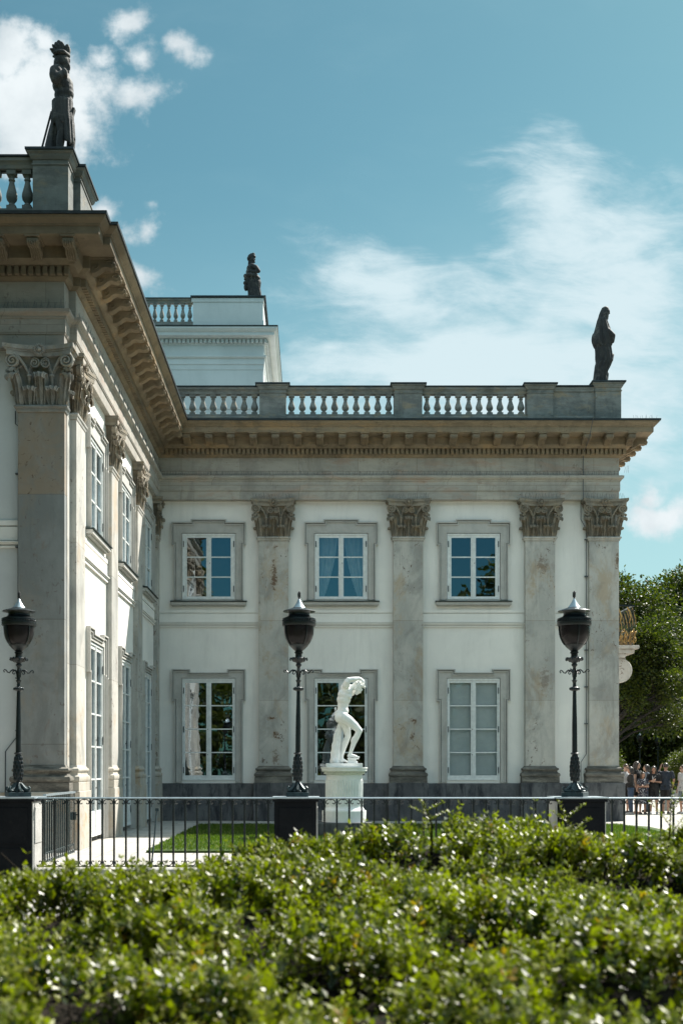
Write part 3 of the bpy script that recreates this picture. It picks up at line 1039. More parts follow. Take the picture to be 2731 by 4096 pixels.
# right end, rear and roofs close the volume
for nm, mt_, q in [('side_wall', 'plaster', (XR - .3, XR, YB + .3, 52, 0, 11.5)), ('rear_wall', 'plaster', (-13, XR - .301, 51.7, 52.0, 0, 11.5)), ('side_wall', 'plaster', (-13.3, -13.001, YF, 52, 0, 11.5)),
                   ('roof', 'roof', (-13.2, XW + .3, YF + .1, 51.9, 11.505, 11.56)), ('roof', 'roof', (XW + .301, XR - .05, YB + .1, 51.9, 11.505, 11.56))]:
    pbuild(MB().box(*q), nm, M[mt_])
# rooms behind the windows
for nm, q in [('inner_wall', (XW + .32, XR - .35, YB + 2.2, YB + 2.3, .02, 11.4)), ('inner_floor', (XW + .32, XR - .35, YB + .31, YB + 2.19, 5.2, 5.5)),
              ('inner_wall', (XW - 2.3, XW - 2.2, YF + .35, YB + 2, .02, 11.4)), ('inner_floor', (XW - 2.19, XW - .31, YF + .35, YB + 2, 5.2, 5.5)),
              ('inner_wall', (-12.9, XW - 2.35, YF + 2.2, YF + 2.3, .02, 11.4))]:
    pbuild(MB().box(*q), nm, M['interior'])
# stone dado along the walls
def each_box(name, mat, boxes, bevel=0):
    for q in boxes:
        pbuild(MB().box(*q), name, mat, bevel=bevel)
DD = [(XW + .056, XR + .02, YB - .06, YB + .02, 0, 1.12)]
cuts = [XW - .5]
y = YF - .02
for c in sideC:
    DD.append((XW - .02, XW + .055, y, c - 1.12, 0, 1.12))
    y = c + 1.12
DD.append((XW - .02, XW + .055, y, YB - .07, 0, 1.12))
DD.append((-13, XW - .03, YF - .055, YF + .02, 0, 1.12))
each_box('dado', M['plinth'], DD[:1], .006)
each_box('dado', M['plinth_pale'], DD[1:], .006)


def courses(mb, a, b):
    """string courses between pilasters in facade frame"""
    mb.box(a, b, -.04, .004, 6.215, 6.31)
    mb.box(a, b, -.085, .004, 5.885, 5.905)
    mb.box(a, b, -.060, .004, 5.850, 5.884)
    mb.box(a, b, -.045, .004, 5.79, 5.828)
    mb.box(a, b, -.032, .004, 5.930, 6.190)


PILB = [-1.16, 2.84, 6.76]
def span_courses(edges, x, y, rz):
    for i in range(0, len(edges), 2):
        sc = MB(); courses(sc, edges[i], edges[i + 1])
        place(sc.build('string_course', M['plaster']), x, y, rz)
edges = [XW + .0] + [q for c in PILB for q in (c - .44, c + .44)] + [8.24]
span_courses(edges, 0, YB, 0)
PILS = [23.49, 27.55, 31.58]
edges = [c + s * .44 for c in PILS for s in (-1, 1)][1:] + [YB - .02]
span_courses(edges, XW, 0, R(90))
span_courses([-8.65, -5.58, -13, -9.55], 0, YF, 0)

# windows
wp = {}
def window(key, x, y, rz):
    if key not in wp:
        wp[key] = make_window(*key_args[key]); o = wp[key]
    else:
        o = copy_tree(wp[key])
    return place(o, x, y, rz)


key_args = {'up_cur': ('upper', M['glass'], 'curtain'), 'up': ('upper', M['glass_wavy']), 'low': ('lower', M['glass_low']), 'low_wavy': ('lower', M['glass_wavy']),
            'blind': ('lower', M['glass_clear'], 'blind'), 'door': ('door', M['glass'], None)}
window('up', -3.10, YB, 0); window('up_cur', .85, YB, 0); window('up', 4.80, YB, 0)
window('low_wavy', -3.10, YB, 0); window('low', .85, YB, 0); window('blind', 4.80, YB, 0)
for c in sideC:
    window('up', XW, c, R(90)); window('door', XW, c, R(90))
window('up', -7.7, YF, 0); window('low', -7.7, YF, 0)

# pilasters
place(proto_pil, PILB[0], YB)
for x in PILB[1:] + [8.66]:
    place(copy_tree(proto_pil), x, YB)
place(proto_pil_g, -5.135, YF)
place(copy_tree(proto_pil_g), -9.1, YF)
for i, yy in enumerate(PILS + [35.55]):
    place(proto_pil_s if i == 0 else copy_tree(proto_pil_s), XW, yy, R(90)).scale = (1, .62, 1)
for yy in (36.1, 40.0):
    place(copy_tree(proto_pil), XR, yy, R(90)).scale = (1, .5, 1)
# return of the corner pilaster between its front and the side wall
rt = MB().box(-4.9, -4.684, YF + .01, 23.06, 0, 9.55)
pbuild(rt, 'corner_pier', M['stone'])
sl_ = MB().box(XR - .001, 9.098, 35.42, 36.5, 1.2, 9.56)
pbuild(sl_, 'corner_pier', M['stone'])

# --- entablature --------------------------------------------------------
XS, YS = -4.57, 35.4
PATH = [(-13, 22.55), (-4.70, 22.55), (-4.70, 23.0), (XS, 23.0), (XS, YS), (9.10, YS), (9.10, 52)]
IN = -.45
arch = [(IN, 9.55), (0, 9.55), (0, 9.80), (.02, 9.805), (.02, 9.83), (.03, 9.835), (.03, 10.09), (.05, 10.10), (.055, 10.135), (.10, 10.16), (.125, 10.19), (.125, 10.25), (.10, 10.26), (IN, 10.26)]
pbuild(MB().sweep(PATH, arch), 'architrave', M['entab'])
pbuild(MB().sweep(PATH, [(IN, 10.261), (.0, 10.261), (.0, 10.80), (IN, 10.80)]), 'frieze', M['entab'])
corn = [(IN, 10.801), (.03, 10.801), (.05, 10.82), (.10, 10.86), (.10, 11.03), (.23, 11.035), (.25, 11.055), (.33, 11.11), (.33, 11.34), (.79, 11.345),
        (.80, 11.36), (.80, 11.50), (.825, 11.505), (.83, 11.53), (.86, 11.55), (.925, 11.60), (.94, 11.645), (IN, 11.65)]
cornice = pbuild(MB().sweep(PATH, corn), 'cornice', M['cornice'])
pbuild(MB().sweep(PATH, [(IN, 11.652), (.955, 11.652), (.97, 11.648), (.975, 11.70), (.955, 11.705), (IN + .02, 11.72)]), 'gutter', M['gutter'], cornice)
# dentils
dn = MB()
def run(a, b, step):
    n = max(1, round((b - a) / step)); st = (b - a) / n
    return [a + st * (i + .5) for i in range(n)]
def dent(parent, mat):
    global dn
    if dn.v: pbuild(dn, 'dentils', mat, parent)
    dn = MB()
for x in run(-13, -4.55, .134): dn.box(x - .042, x + .042, 22.55 - .2, 22.55 - .08, 10.872, 11.028)
dent(cornice, M['cornice'])
for yy in run(22.95, 35.2, .134): dn.box(XS + .08, XS + .2, yy - .042, yy + .042, 10.872, 11.028)
dent(cornice, M['cornice'])
for x in run(XS + .2, 9.28, .134): dn.box(x - .042, x + .042, YS - .2, YS - .08, 10.872, 11.028)
dent(cornice, M['cornice'])
for yy in run(35.3, 51, .134): dn.box(9.18, 9.30, yy - .042, yy + .042, 10.872, 11.028)
pbuild(dn, 'dentils', M['cornice'], cornice)


def bracket_mb():
    """scrolled modillion, root at y=0, front at y=-.44, hanging from z=0"""
    mb = MB()
    pl = [(0, -.03), (-.42, -.03), (-.445, -.06), (-.45, -.11), (-.43, -.155), (-.385, -.175), (-.33, -.165), (-.27, -.15), (-.20, -.175), (-.13, -.235), (-.06, -.27), (0, -.275)]
    mb.prism(pl, -.10, .10, 'x')
    mb.box(-.135, .135, -.47, 0, -.028, 0)
    for i in range(5):
        x = -.08 + .04 * i
        mb.tube([(x, q[0] - .004, q[1] - .004) for q in pl[3:]], [.017] * len(pl[3:]), 5)
    for i in range(5):
        mb.ball((-.08 + .04 * i, -.452, -.125 - .012 * (2 - abs(i - 2))), (.019, .022, .045), 7, 5)
    for s in (-1, 1):
        pts = [(s * .102, -.375 + (.075 * (1 - t)) * math.cos(t * 9), -.105 + (.06 * (1 - t)) * math.sin(t * 9)) for t in [i / 16 for i in range(17)]]
        mb.tube(pts, .013, 5)
        pts = [(s * .102, -.08 + (.07 * (1 - t)) * math.cos(t * 8 + 2), -.16 + (.07 * (1 - t)) * math.sin(t * 8 + 2)) for t in [i / 14 for i in range(15)]]
        mb.tube(pts, .013, 5)
    return mb


BR_ME = bracket_mb().mesh('bracket', M['cornice'], 50)
ZB = 11.343
for x in run(-12.6, -4.15, .645): obj_of(BR_ME, 'bracket', cornice, (x, 22.55 - .33, ZB))
for yy in run(22.55, 34.75, .645): obj_of(BR_ME, 'bracket', cornice, (XS + .33, yy, ZB), R(90))
for x in run(-4.0, 9.62, .648): obj_of(BR_ME, 'bracket', cornice, (x, YS - .33, ZB))
for yy in run(35.0, 40, .645): obj_of(BR_ME, 'bracket', cornice, (9.43, yy, ZB), R(90))

# anti-bird spikes on the ledges
def spikes(p0, p1, z, h, step=.05, spread=.05):
    sp = MB()
    p0 = Vector((*p0, z)); p1 = Vector((*p1, z))
    n = int((p1 - p0).length / step)
    for i in range(n):
        b = p0.lerp(p1, (i + random.random() * .6) / n)
        d = Vector((random.uniform(-spread, spread), random.uniform(-spread, spread), h * random.uniform(.8, 1.1)))
        sp.tube([b, b + d], .0035, 3)
    pbuild(sp, 'bird_spikes', M['spike'])
spikes((-13, 22.48), (-4.65, 22.48), 10.26, .17)
spikes((-4.50, 23.1), (-4.50, 35.3), 10.26, .17)
spikes((-4.45, 35.33), (9.1, 35.33), 10.26, .14)
for x in PILB + [8.66, ]: spikes((x - .6, 35.2), (x + .6, 35.2), 9.55, .16, .05)
spikes((9.3, 34.6), (10.0, 34.6), 11.70, .14, .06)
spikes((9.15, 35.0), (9.3, 35.0), 10.26, .2, .04)

# --- roof balustrades ----------------------------------------------------
def baluster_me(h, mat):
    k = h / .62
    prof = [(.052, .07), (.062, .085), (.06, .10), (.045, .115), (.05, .13), (.085, .17), (.098, .215), (.095, .26), (.07, .34), (.048, .42), (.042, .455), (.058, .47), (.058, .485), (.045, .50), (.052, .53), (.07, .55)]
    mb = MB().lathe([(r * 1.08, z * k) for r, z in prof], n=14)
    mb.box(-.085, .085, -.085, .085, 0, .07 * k + .002)
    mb.box(-.085, .085, -.085, .085, .55 * k - .002, h)
    return mb.mesh('baluster', mat, 40)


RAILP = lambda w, z, h: [(-w, z), (w - .03, z), (w - .02, z + .03), (w + .01, z + .05), (w + .01, z + h * .45), (w + .035, z + h * .6), (w + .035, z + h), (-w, z + h)]


def seg_rail(mb, a, b, hw, prof):
    """moulded bar from plan point a to b: sweep both sides"""
    (x0, y0), (x1, y1) = a, b
    for (p, q) in (((x0, y0), (x1, y1)), ((x1, y1), (x0, y0))):
        mb.sweep([p, q], prof)


def block(mb, x0, x1, y0, y1, z0, z1, base=.16, cap=.17):
    """parapet pedestal with base and cap mouldings"""
    path = [(x0, y1), (x0, y0), (x1, y0), (x1, y1), (x0, y1)]
    mb.box(x0 + .001, x1 - .001, y0 + .001, y1 - .001, z0, z1 - .04)
    pp = [(x0, (y0 + y1) / 2), (x0, y0), (x1, y0), (x1, y1), (x0, y1), (x0, (y0 + y1) / 2)]
    mb.sweep(pp, [(-.02, z0), (.055, z0), (.055, z0 + base * .7), (.03, z0 + base * .85), (-.02, z0 + base)], False)
    mb.sweep(pp, [(-.02, z1 - cap - .10), (.018, z1 - cap - .10), (.018, z1 - cap - .075), (-.02, z1 - cap - .07)], False)
    mb.sweep(pp, [(-.02, z1 - cap), (.02, z1 - cap), (.05, z1 - cap * .7), (.06, z1 - cap * .45), (.095, z1 - cap * .35), (.095, z1 - .035), (-.02, z1 - .03)], False)


def cap_sheet(mb, x0, x1, y0, y1, z):
    mb.box(x0 - .12, x1 + .12, y0 - .12, y1 + .12, z - .028, z + .012)


def balustrade(name, y, x0, x1, ztop, blocks, zb=11.66, axis='x', mat='rail_stone', xface=None, nb_step=.316, hw=.13):
    """runs between pedestal blocks; axis x: front at y ; blocks list of (a,b)"""
    root = empty(name)
    root.parent = palace
    root.location = -PO
    zr0, zr1 = zb + .34, ztop - .23        # balusters stand between
    stone = MB(); caps = MB()
    bme = baluster_me(zr1 - zr0, M[mat])
    prev = x0
    runs = []
    for (a, b) in blocks:
        if a > prev + .05: runs.append((prev, a))
        prev = b
    if x1 > prev + .05: runs.append((prev, x1))
    for (a, b) in runs:
        P0, P1 = ((a, y), (b, y)) if axis == 'x' else ((y, a), (y, b))
        rail = MB()
        seg_rail(rail, P0, P1, hw, [(-.02, zr1 + .001), (hw - .03, zr1 + .001), (hw - .02, zr1 + .06), (hw, zr1 + .10), (hw + .03, zr1 + .13), (hw + .03, ztop - .04), (-.02, ztop - .035)])
        rail.build('handrail', M[mat], root)
        bs = MB()
        seg_rail(bs, P0, P1, hw, [(-.02, zb), (hw + .03, zb), (hw + .03, zr0 - .09), (hw, zr0 - .06), (hw, zr0 - .001), (-.02, zr0 - .001)])
        bs.build('plinth_course', M[mat], root)
        if axis == 'x': caps.box(a, b, y - hw - .055, y + hw + .055, ztop - .033, ztop - .002)
        else: caps.box(y - hw - .055, y + hw + .055, a, b, ztop - .033, ztop - .002)
        for q in run(a, b, nb_step):
            obj_of(bme, 'baluster', root, (q, y, zr0) if axis == 'x' else (y, q, zr0))
    return root, caps


# far wing
yb = 35.0
bl = [(-1.56, -.78), (2.40, 3.22), (6.30, 7.06), (8.30, 9.06)]
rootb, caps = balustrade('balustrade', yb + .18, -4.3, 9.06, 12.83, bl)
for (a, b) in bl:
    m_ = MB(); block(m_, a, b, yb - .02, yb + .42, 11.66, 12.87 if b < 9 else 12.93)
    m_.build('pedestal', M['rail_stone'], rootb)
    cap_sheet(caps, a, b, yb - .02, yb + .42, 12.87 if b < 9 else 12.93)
# solid panel between the last two pedestals
m_ = MB(); m_.box(7.06, 8.30, yb + .06, yb + .34, 11.66, 12.80)
m_.box(7.06, 8.30, yb + .03, yb + .0605, 12.66, 12.79); m_.box(7.06, 8.30, yb + .03, yb + .0605, 11.66, 11.9)
m_.build('parapet_panel', M['rail_stone'], rootb)
caps.box(7.06 + .12, 8.30 - .12, yb - .02, yb + .42, 12.802, 12.835)
caps.build('coping_sheet', M['gutter'], rootb)
# return along the right end
rr, caps = balustrade('balustrade', 8.88, 35.5, 51, 12.83, [(39, 39.8), (43, 43.8)], axis='y')
caps.build('coping_sheet', M['gutter'], rr)
# near wing, front run with statue pedestal
yn = 22.05
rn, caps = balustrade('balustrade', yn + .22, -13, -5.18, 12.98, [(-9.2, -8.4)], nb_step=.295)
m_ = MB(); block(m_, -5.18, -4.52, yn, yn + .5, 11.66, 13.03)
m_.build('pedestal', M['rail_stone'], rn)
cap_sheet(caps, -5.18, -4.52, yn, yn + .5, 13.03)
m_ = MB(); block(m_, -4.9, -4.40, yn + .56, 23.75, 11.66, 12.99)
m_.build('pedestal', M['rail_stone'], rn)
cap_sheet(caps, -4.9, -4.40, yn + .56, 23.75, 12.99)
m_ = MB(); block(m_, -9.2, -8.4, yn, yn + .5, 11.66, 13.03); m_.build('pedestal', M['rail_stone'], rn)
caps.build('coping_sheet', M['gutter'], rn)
# near wing, side run
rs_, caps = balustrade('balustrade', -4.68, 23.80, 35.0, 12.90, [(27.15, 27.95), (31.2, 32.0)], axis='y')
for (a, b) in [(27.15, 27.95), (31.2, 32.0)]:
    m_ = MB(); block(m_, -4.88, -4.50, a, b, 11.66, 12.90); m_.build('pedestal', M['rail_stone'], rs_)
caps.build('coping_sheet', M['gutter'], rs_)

# --- raised attic storey behind ------------------------------------------
XA, YA = -2.19, 53.0
A = MB(); A.box(-26, XA, YA, 78, 11.6, 19.3)
att = pbuild(A, 'attic_wall', M['plaster_attic'])
pa = MB()
for z in (16.7, 17.55, 18.15): pa.box(-6.9, XA + .02, YA - .03, YA + .001, z, z + .05)
pa.box(-7.0, -6.94, YA - .04, YA + .001, 14, 19.28)
pa.box(-26, -7.6, YA - .03, YA + .001, 18.6, 18.65)
pa.box(-7.62, -7.57, YA - .03, YA + .001, 14, 18.65)
n_ = 24
pts = [(-11 + 2.6 * math.cos(PI * i / n_), YA - .03, 15.6 + 2.6 * math.sin(PI * i / n_)) for i in range(n_ + 1)]
pa.tube(pts, .05, 5)
pa.build('wall_moulding', M['plaster_attic'], att)
PATHA = [(-26, YA), (XA, YA), (XA, 78)]
ac = [(-.3, 19.3), (0.02, 19.3), (.02, 19.52), (.05, 19.53), (.05, 19.78), (.09, 19.79), (.14, 19.84), (.14, 19.90), (.03, 19.91), (.03, 20.36), (.10, 20.42),
      (.10, 20.62), (.24, 20.63), (.30, 20.66), (.50, 20.67), (.50, 20.80), (.56, 20.83), (.64, 20.93), (.64, 21.0), (-.3, 21.0)]
# cornice extends further out so that its edge reads clearly
ac = [(o if o < .3 else o, z) for o, z in ac]
acn = pbuild(MB().sweep(PATHA, ac), 'attic_cornice', M['plaster_attic'])
dn = MB()
for x in run(-14, XA + .2, .19): dn.box(x - .06, x + .06, YA - .22, YA - .08, 20.44, 20.61)
dn.build('dentils', M['plaster_attic'], acn); dn = MB()
for yy in run(YA - .1, 77, .19): dn.box(XA + .08, XA + .22, yy - .06, yy + .06, 20.44, 20.61)
dn.build('dentils', M['plaster_attic'], acn)
MB().sweep(PATHA, [(-.3, 21.001), (.66, 21.001), (.67, 21.05), (-.3, 21.08)]).build('gutter', M['gutter'], acn)
pr = MB()
ra, caps = balustrade('balustrade', YA - .02, -14, -5.30, 22.45, [], zb=21.05, mat='rail_stone')
m_ = MB(); m_.box(-5.30, XA, YA - .2, YA + .3, 21.05, 22.40); m_.box(-5.36, XA + .03, YA - .23, YA + .33, 22.24, 22.41); m_.box(-5.30, XA + .03, YA - .22, YA + .2, 21.05, 21.42)
m_.box(XA - .45, XA, YA + .301, 66, 21.05, 22.40)
m_.build('parapet_panel', M['plaster_attic'], ra)
caps.box(-5.40, XA + .12, YA - .30, YA + .40, 22.44, 22.50)
caps.box(XA - .55, XA + .12, YA + .41, 66, 22.42, 22.48)
caps.build('coping_sheet', M['gutter'], ra)

# --- balcony on the right-hand side ---------------------------------------
by = 42.0
bal = MB()
bal.box(XR - .01, 11.35, by, by + 4, 5.62, 5.78)
bal.box(XR - .01, 11.50, by - .08, by + 4.1, 5.78, 5.90)
bal.box(XR - .01, 11.05, by + .06, by + 3.9, 5.48, 5.62)
balc = pbuild(bal, 'balcony', M['stone'], bevel=.02)
for yy in (by + .25, by + 3.4):
    c = MB(); c.lathe([(.42, 0), (.44, .04), (.44, .30), (.42, .34)], 0, 0, 28)
    c.lathe([(.30, -.03), (.34, 0), (.30, .01)], 0, 0, 24); c.lathe([(.22, -.05), (.25, 0)], 0, 0, 24)
    mb = MB().join(c, Matrix.Translation((10.90, yy + .34, 5.04)) @ Matrix.Rotation(R(90), 4, 'X'))
    mb.prism([(XR - .01, 5.475), (11.1, 5.475), (11.0, 4.75), (10.7, 4.6), (XR + .9, 4.5), (XR + .4, 4.3), (XR - .01, 3.9)], yy + .02, yy + .32, 'y')
    mb.build('console', M['stone'], balc, smooth=30)
ir = MB()
def bow(t):  # belly of the bars
    return .14 * math.sin(PI * min(1, max(0, (1 - t) * 1.1)))
railpts = [(XR + .1, by + .05)]
n1 = 13
plan = [(XR + .15 + i * (2.15 / n1), by + .05) for i in range(n1 + 1)] + [(11.30, by + .05 + j * .19) for j in range(1, 20)]
for i, (x, yy) in enumerate(plan):
    out = Vector((0, -1)) if i <= n1 else Vector((1, 0))
    ir.tube([(x + out.x * bow(t), yy + out.y * bow(t), 5.92 + 1.36 * t) for t in [k / 8 for k in range(9)]], .012, 5)
grd = ir.build('railing', M['iron'], balc)
gl = MB()
for i, (x, yy) in enumerate(plan):
    out = Vector((0, -1)) if i <= n1 else Vector((1, 0))
    for t0, t1, r in ((.55, .98, .022), (.08, .3, .02)):
        if i % 2 == 0 or t0 < .1:
            gl.tube([(x + out.x * (bow(t) + .02) + (.05 * math.sin((t - t0) * 9) if out.x == 0 else 0), yy + out.y * (bow(t) + .02), 5.92 + 1.36 * t) for t in [t0 + (t1 - t0) * k / 5 for k in range(6)]], r, 5)
    if i % 2 == 1:
        xo, yo = x + out.x * .12, yy + out.y * .12
        gl.ball((xo, yo, 6.42), (.03, .03, .07), 8, 6)
        for q in (-1, 1):
            ax = (q * .07, 0) if out.x == 0 else (0, q * .07)
            gl.ball((xo + ax[0], yo + ax[1], 6.36), (.04, .035, .04), 8, 6)
            gl.tube([(xo + ax[0] * 1.2 * math.sin(k), yo + ax[1] * 1.2 * math.sin(k), 6.10 + .11 * math.cos(k)) for k in [j * .45 for j in range(8)]], .016, 5)
gl.build('gilded_ornament', M['gold'], balc, smooth=50)
hr = MB(); hr.box(XR + .05, 11.36, by - .02, by + .04, 7.28, 7.33); hr.box(11.29, 11.36, by + .04, by + 3.9, 7.28, 7.33)
hr.build('handrail', M['iron'], balc)

# --- lightning conductors --------------------------------------------------
cb = MB()
yc = YF - .05
cb.tube([(-5.66 - .12, yc, 9.5), (-5.78, yc, 9.1), (-5.60, yc, 8.6), (-5.60, yc, 8.45), (-5.66, yc, 8.38), (-5.66, yc, 8.15), (-5.60, yc, 8.10), (-5.62, yc, 2.2), (-5.85, yc, 1.9), (-5.86, yc, .2)], .011, 5)
for z in (8.5, 7.2, 5.8, 4.6, 3.3, 2.3): cb.box(-5.66, -5.57, yc - .02, YF, z - .012, z + .012)
yc = YB - .06
pbuild(cb, 'lightning_conductor', M['cable']); cb = MB()
cb.tube([(8.02, 35.33, 10.9), (8.02, 35.33, 9.56), (8.0, yc, 9.5), (8.0, yc, 9.0), (8.16, yc, 8.7), (8.16, yc, 2.0), (8.0, yc, 1.75), (8.0, yc, .2)], .011, 5)
cb2 = MB(); cb2.tube([(8.1, 34.4, 11.7), (8.02, 34.5, 11.2), (8.02, 35.0, 11.0), (8.02, 35.33, 10.9)], .009, 5)
for z in (8.4, 7.3, 6.2, 5.1, 4.0, 2.9): cb.box(8.11, 8.21, yc - .02, YB, z - .012, z + .012)
pbuild(cb, 'lightning_conductor', M['cable']); pbuild(cb2, 'cable', M['cable'])

# ------------------------------------------------------------------ stone posts of the railing
YR = 16.0
def stone_block(label, x0, x1, y0, y1, zt=1.20, side=None):
    root = empty('lamp_pedestal', ((x0 + x1) / 2, (y0 + y1) / 2, 0))
    hx, hy = (x1 - x0) / 2, (y1 - y0) / 2
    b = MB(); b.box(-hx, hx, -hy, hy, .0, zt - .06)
    b.box(-hx - .012, hx + .0, -hy - .015, hy, 0, .52)
    b.build('shaft', M['dark_stone'], root, bevel=.006)
    f = MB(); f.box(-hx + .06, hx - .06, -hy - .012, -hy + .01, .58, zt - .14)
    f.build('front_panel', M['dark_stone'], root, bevel=.004)
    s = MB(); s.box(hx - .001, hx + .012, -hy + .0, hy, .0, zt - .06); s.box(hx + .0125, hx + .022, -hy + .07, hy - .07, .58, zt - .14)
    s.build('side_panel', M['side_stone'], root, bevel=.003)  # paler facing puts sunlight on the dark block's side into its colour
    c = MB(); c.box(-hx - .02, hx + .03, -hy - .025, hy + .025, zt - .06, zt - .022)
    c.build('coping', M['dark_stone'], root, bevel=.004)
    MB().box(-hx - .035, hx + .04, -hy - .04, hy + .04, zt - .020, zt).build('coping_sheet', M['tin'], root, bevel=.003)
    if side:
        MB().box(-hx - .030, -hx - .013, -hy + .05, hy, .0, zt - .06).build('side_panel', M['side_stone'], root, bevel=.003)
    tag(root, label, 'pedestal', 'stone blocks carrying the lamps')
    return root

stone_block('dark stone block under the leftmost lamp, its right face pale in the sun', -4.42, -3.73, 15.85, 16.5)
stone_block('dark stone block under the middle lamp, in front of the lawn', -.51, .05, 15.85, 16.45)
stone_block('dark stone block under the right lamp, partly behind a hedge shoot', 3.28, 3.89, 15.85, 16.45, side=True)

# ------------------------------------------------------------------ street lamp
def make_lamp():
    root = empty('street_lamp', (0, 0, 0))
    mb = MB().box(-.153, .153, -.153, .153, 0, .065)
    mb.build('plinth', M['iron_pale'], root, bevel=.006)
    # foot: spreading acanthus leaves and four scroll feet
    ft = MB().lathe([(.125, .066), (.13, .08), (.10, .10), (.07, .13), (.05, .17), (.04, .19)], n=20, amp=.12, k=10)
    for i in range(8):
        a = i * PI / 4
        ft.tube([(.045 * math.cos(a), .045 * math.sin(a), .19), (.08 * math.cos(a), .08 * math.sin(a), .145), (.12 * math.cos(a), .12 * math.sin(a), .105), (.15 * math.cos(a), .15 * math.sin(a), .10)], [.012, .02, .022, .010], 6)
    for i in range(4):
        a = PI / 4 + i * PI / 2
        c, s = math.cos(a), math.sin(a)
        ft.tube([(r * c, r * s, z) for r, z in ((.12, .09), (.16, .085), (.185, .10), (.19, .125), (.175, .14), (.165, .125))], [.02, .022, .02, .016, .012, .008], 6)
    ft.build('foot', M['iron_pale'], root, smooth=50)
    vs = MB().lathe([(.040, .19), (.030, .20), (.030, .215), (.046, .235), (.058, .28), (.063, .34), (.062, .40), (.055, .47), (.045, .54), (.040, .585), (.058, .595), (.060, .605), (.045, .615)], n=20)
    for j in range(6):           # overlapping leaf scales
        z = .25 + j * .055
        r = [.052, .060, .062, .060, .055, .048][j]
        for i in range(9):
            a = (i + .5 * (j % 2)) * 2 * PI / 9
            vs.ball((r * math.cos(a), r * math.sin(a), z), (.014, .014, .036), 6, 5)
    vs.build('vase', M['iron'], root, smooth=50)
    pl = MB().lathe([(.036, .61), (.034, 1.0), (.024, 1.475)], n=14, amp=.05, k=7)
    pl.build('pole', M['iron'], root, smooth=60)
    kn = MB().lathe([(.026, 1.468), (.05, 1.475), (.065, 1.49), (.066, 1.51), (.05, 1.525), (.026, 1.53), (.024, 1.56), (.022, 1.58), (.030, 1.60), (.037, 1.612), (.037, 1.62), (.024, 1.625), (.022, 1.66), (.024, 1.72), (.022, 1.80), (.030, 1.812), (.041, 1.825), (.041, 1.84), (.03, 1.85),
                     (.035, 1.86), (.062, 1.875), (.085, 1.90), (.10, 1.925), (.09, 1.935), (.05, 1.94), (.045, 1.965), (.05, 1.975), (.042, 1.985), (.058, 1.995), (.060, 2.01), (.045, 2.02)], n=20)
    for i in range(8):
        a = i * PI / 4
        c, s = math.cos(a), math.sin(a)
        kn.tube([(r * c, r * s, z) for r, z in ((.06, 1.88), (.09, 1.92), (.112, 1.925), (.118, 1.905), (.108, 1.89))], [.016, .018, .016, .012, .008], 6)
    for i in range(16):
        a = i * PI / 8
        kn.ball((.062 * math.cos(a), .062 * math.sin(a), 1.50), (.012, .012, .02), 6, 5)
    kn.build('stem', M['iron'], root, smooth=50)
    for i in range(4):
        a = i * PI / 2
        c, s = math.cos(a), math.sin(a)
        prof = [(.018, 1.66), (.022, 1.72), (.045, 1.757), (.085, 1.762), (.108, 1.745), (.125, 1.722), (.15, 1.728), (.17, 1.755), (.192, 1.765), (.204, 1.745), (.196, 1.727), (.184, 1.735)]
        am = MB().tube([(r * c, r * s, z) for r, z in prof], [.012, .013, .012, .011, .010, .010, .009, .009, .009, .008, .007, .006], 6)
        am.tube([(r * c, r * s, z) for r, z in ((.05, 1.757), (.078, 1.74), (.082, 1.715), (.066, 1.702), (.052, 1.712), (.056, 1.726))], [.010, .010, .009, .008, .007, .006], 6)
        am.build('scroll_arm', M['iron'], root, smooth=50)
    # lantern
    cupb = MB().lathe([(.045, 2.02), (.06, 2.035), (.085, 2.055), (.115, 2.085), (.137, 2.112), (.137, 2.118), (.12, 2.116)], n=24)
    for i in range(4):
        a = i * PI / 2 + .55
        prof = [(.138, 2.11), (.165, 2.15), (.19, 2.20), (.207, 2.26), (.214, 2.33), (.214, 2.39)]
        cupb.tube([(r * math.cos(a), r * math.sin(a), z) for r, z in prof], .010, 5)
    cupb.build('lantern_frame', M['iron'], root, smooth=50)
    MB().lathe([(.05, 2.105), (.132, 2.112), (.16, 2.15), (.185, 2.20), (.202, 2.26), (.208, 2.33), (.208, 2.388)], n=28).build('lamp_glass', M['lamp_glass'], root, smooth=60)
    MB().lathe([(.02, 2.11), (.03, 2.13), (.03, 2.18), (.018, 2.20), (.018, 2.38)], n=10).build('bulb_holder', M['iron'], root, smooth=50)
    rg = MB().lathe([(.195, 2.372), (.225, 2.372), (.234, 2.39), (.234, 2.43), (.222, 2.437), (.222, 2.452), (.232, 2.457), (.232, 2.475), (.20, 2.49), (.165, 2.50), (.15, 2.52), (.145, 2.54), (.155, 2.57), (.165, 2.585), (.14, 2.587)], n=32)
    for i in range(40):
        a = i * PI / 20
        rg.ball((.226 * math.cos(a), .226 * math.sin(a), 2.445), .0105, 6, 4)
    rg.build('ring', M['iron'], root, smooth=50)
    for i in range(3):
        pass
    MB().lathe([(.088, 2.628), (.085, 2.632), (.06, 2.665), (.035, 2.705), (.014, 2.748), (.010, 2.755)], n=32).build('roof', M['tin'], root, smooth=40)
    MB().lathe([(.16, 2.586), (.19, 2.578), (.221, 2.572), (.225, 2.578), (.215, 2.586), (.17, 2.600), (.10, 2.622), (.08, 2.627)], n=32).build('brim', M['iron'], root, smooth=40)
    fn = MB().lathe([(.010, 2.75), (.014, 2.758), (.010, 2.765), (.018, 2.78), (.021, 2.80), (.018, 2.83), (.009, 2.852), (.003, 2.86)], n=12)
    for j in range(5):
        for i in range(6):
            a = (i + .5 * (j % 2)) * PI / 3
            fn.ball((.017 * math.cos(a), .017 * math.sin(a), 2.78 + j * .014), .007, 5, 4)
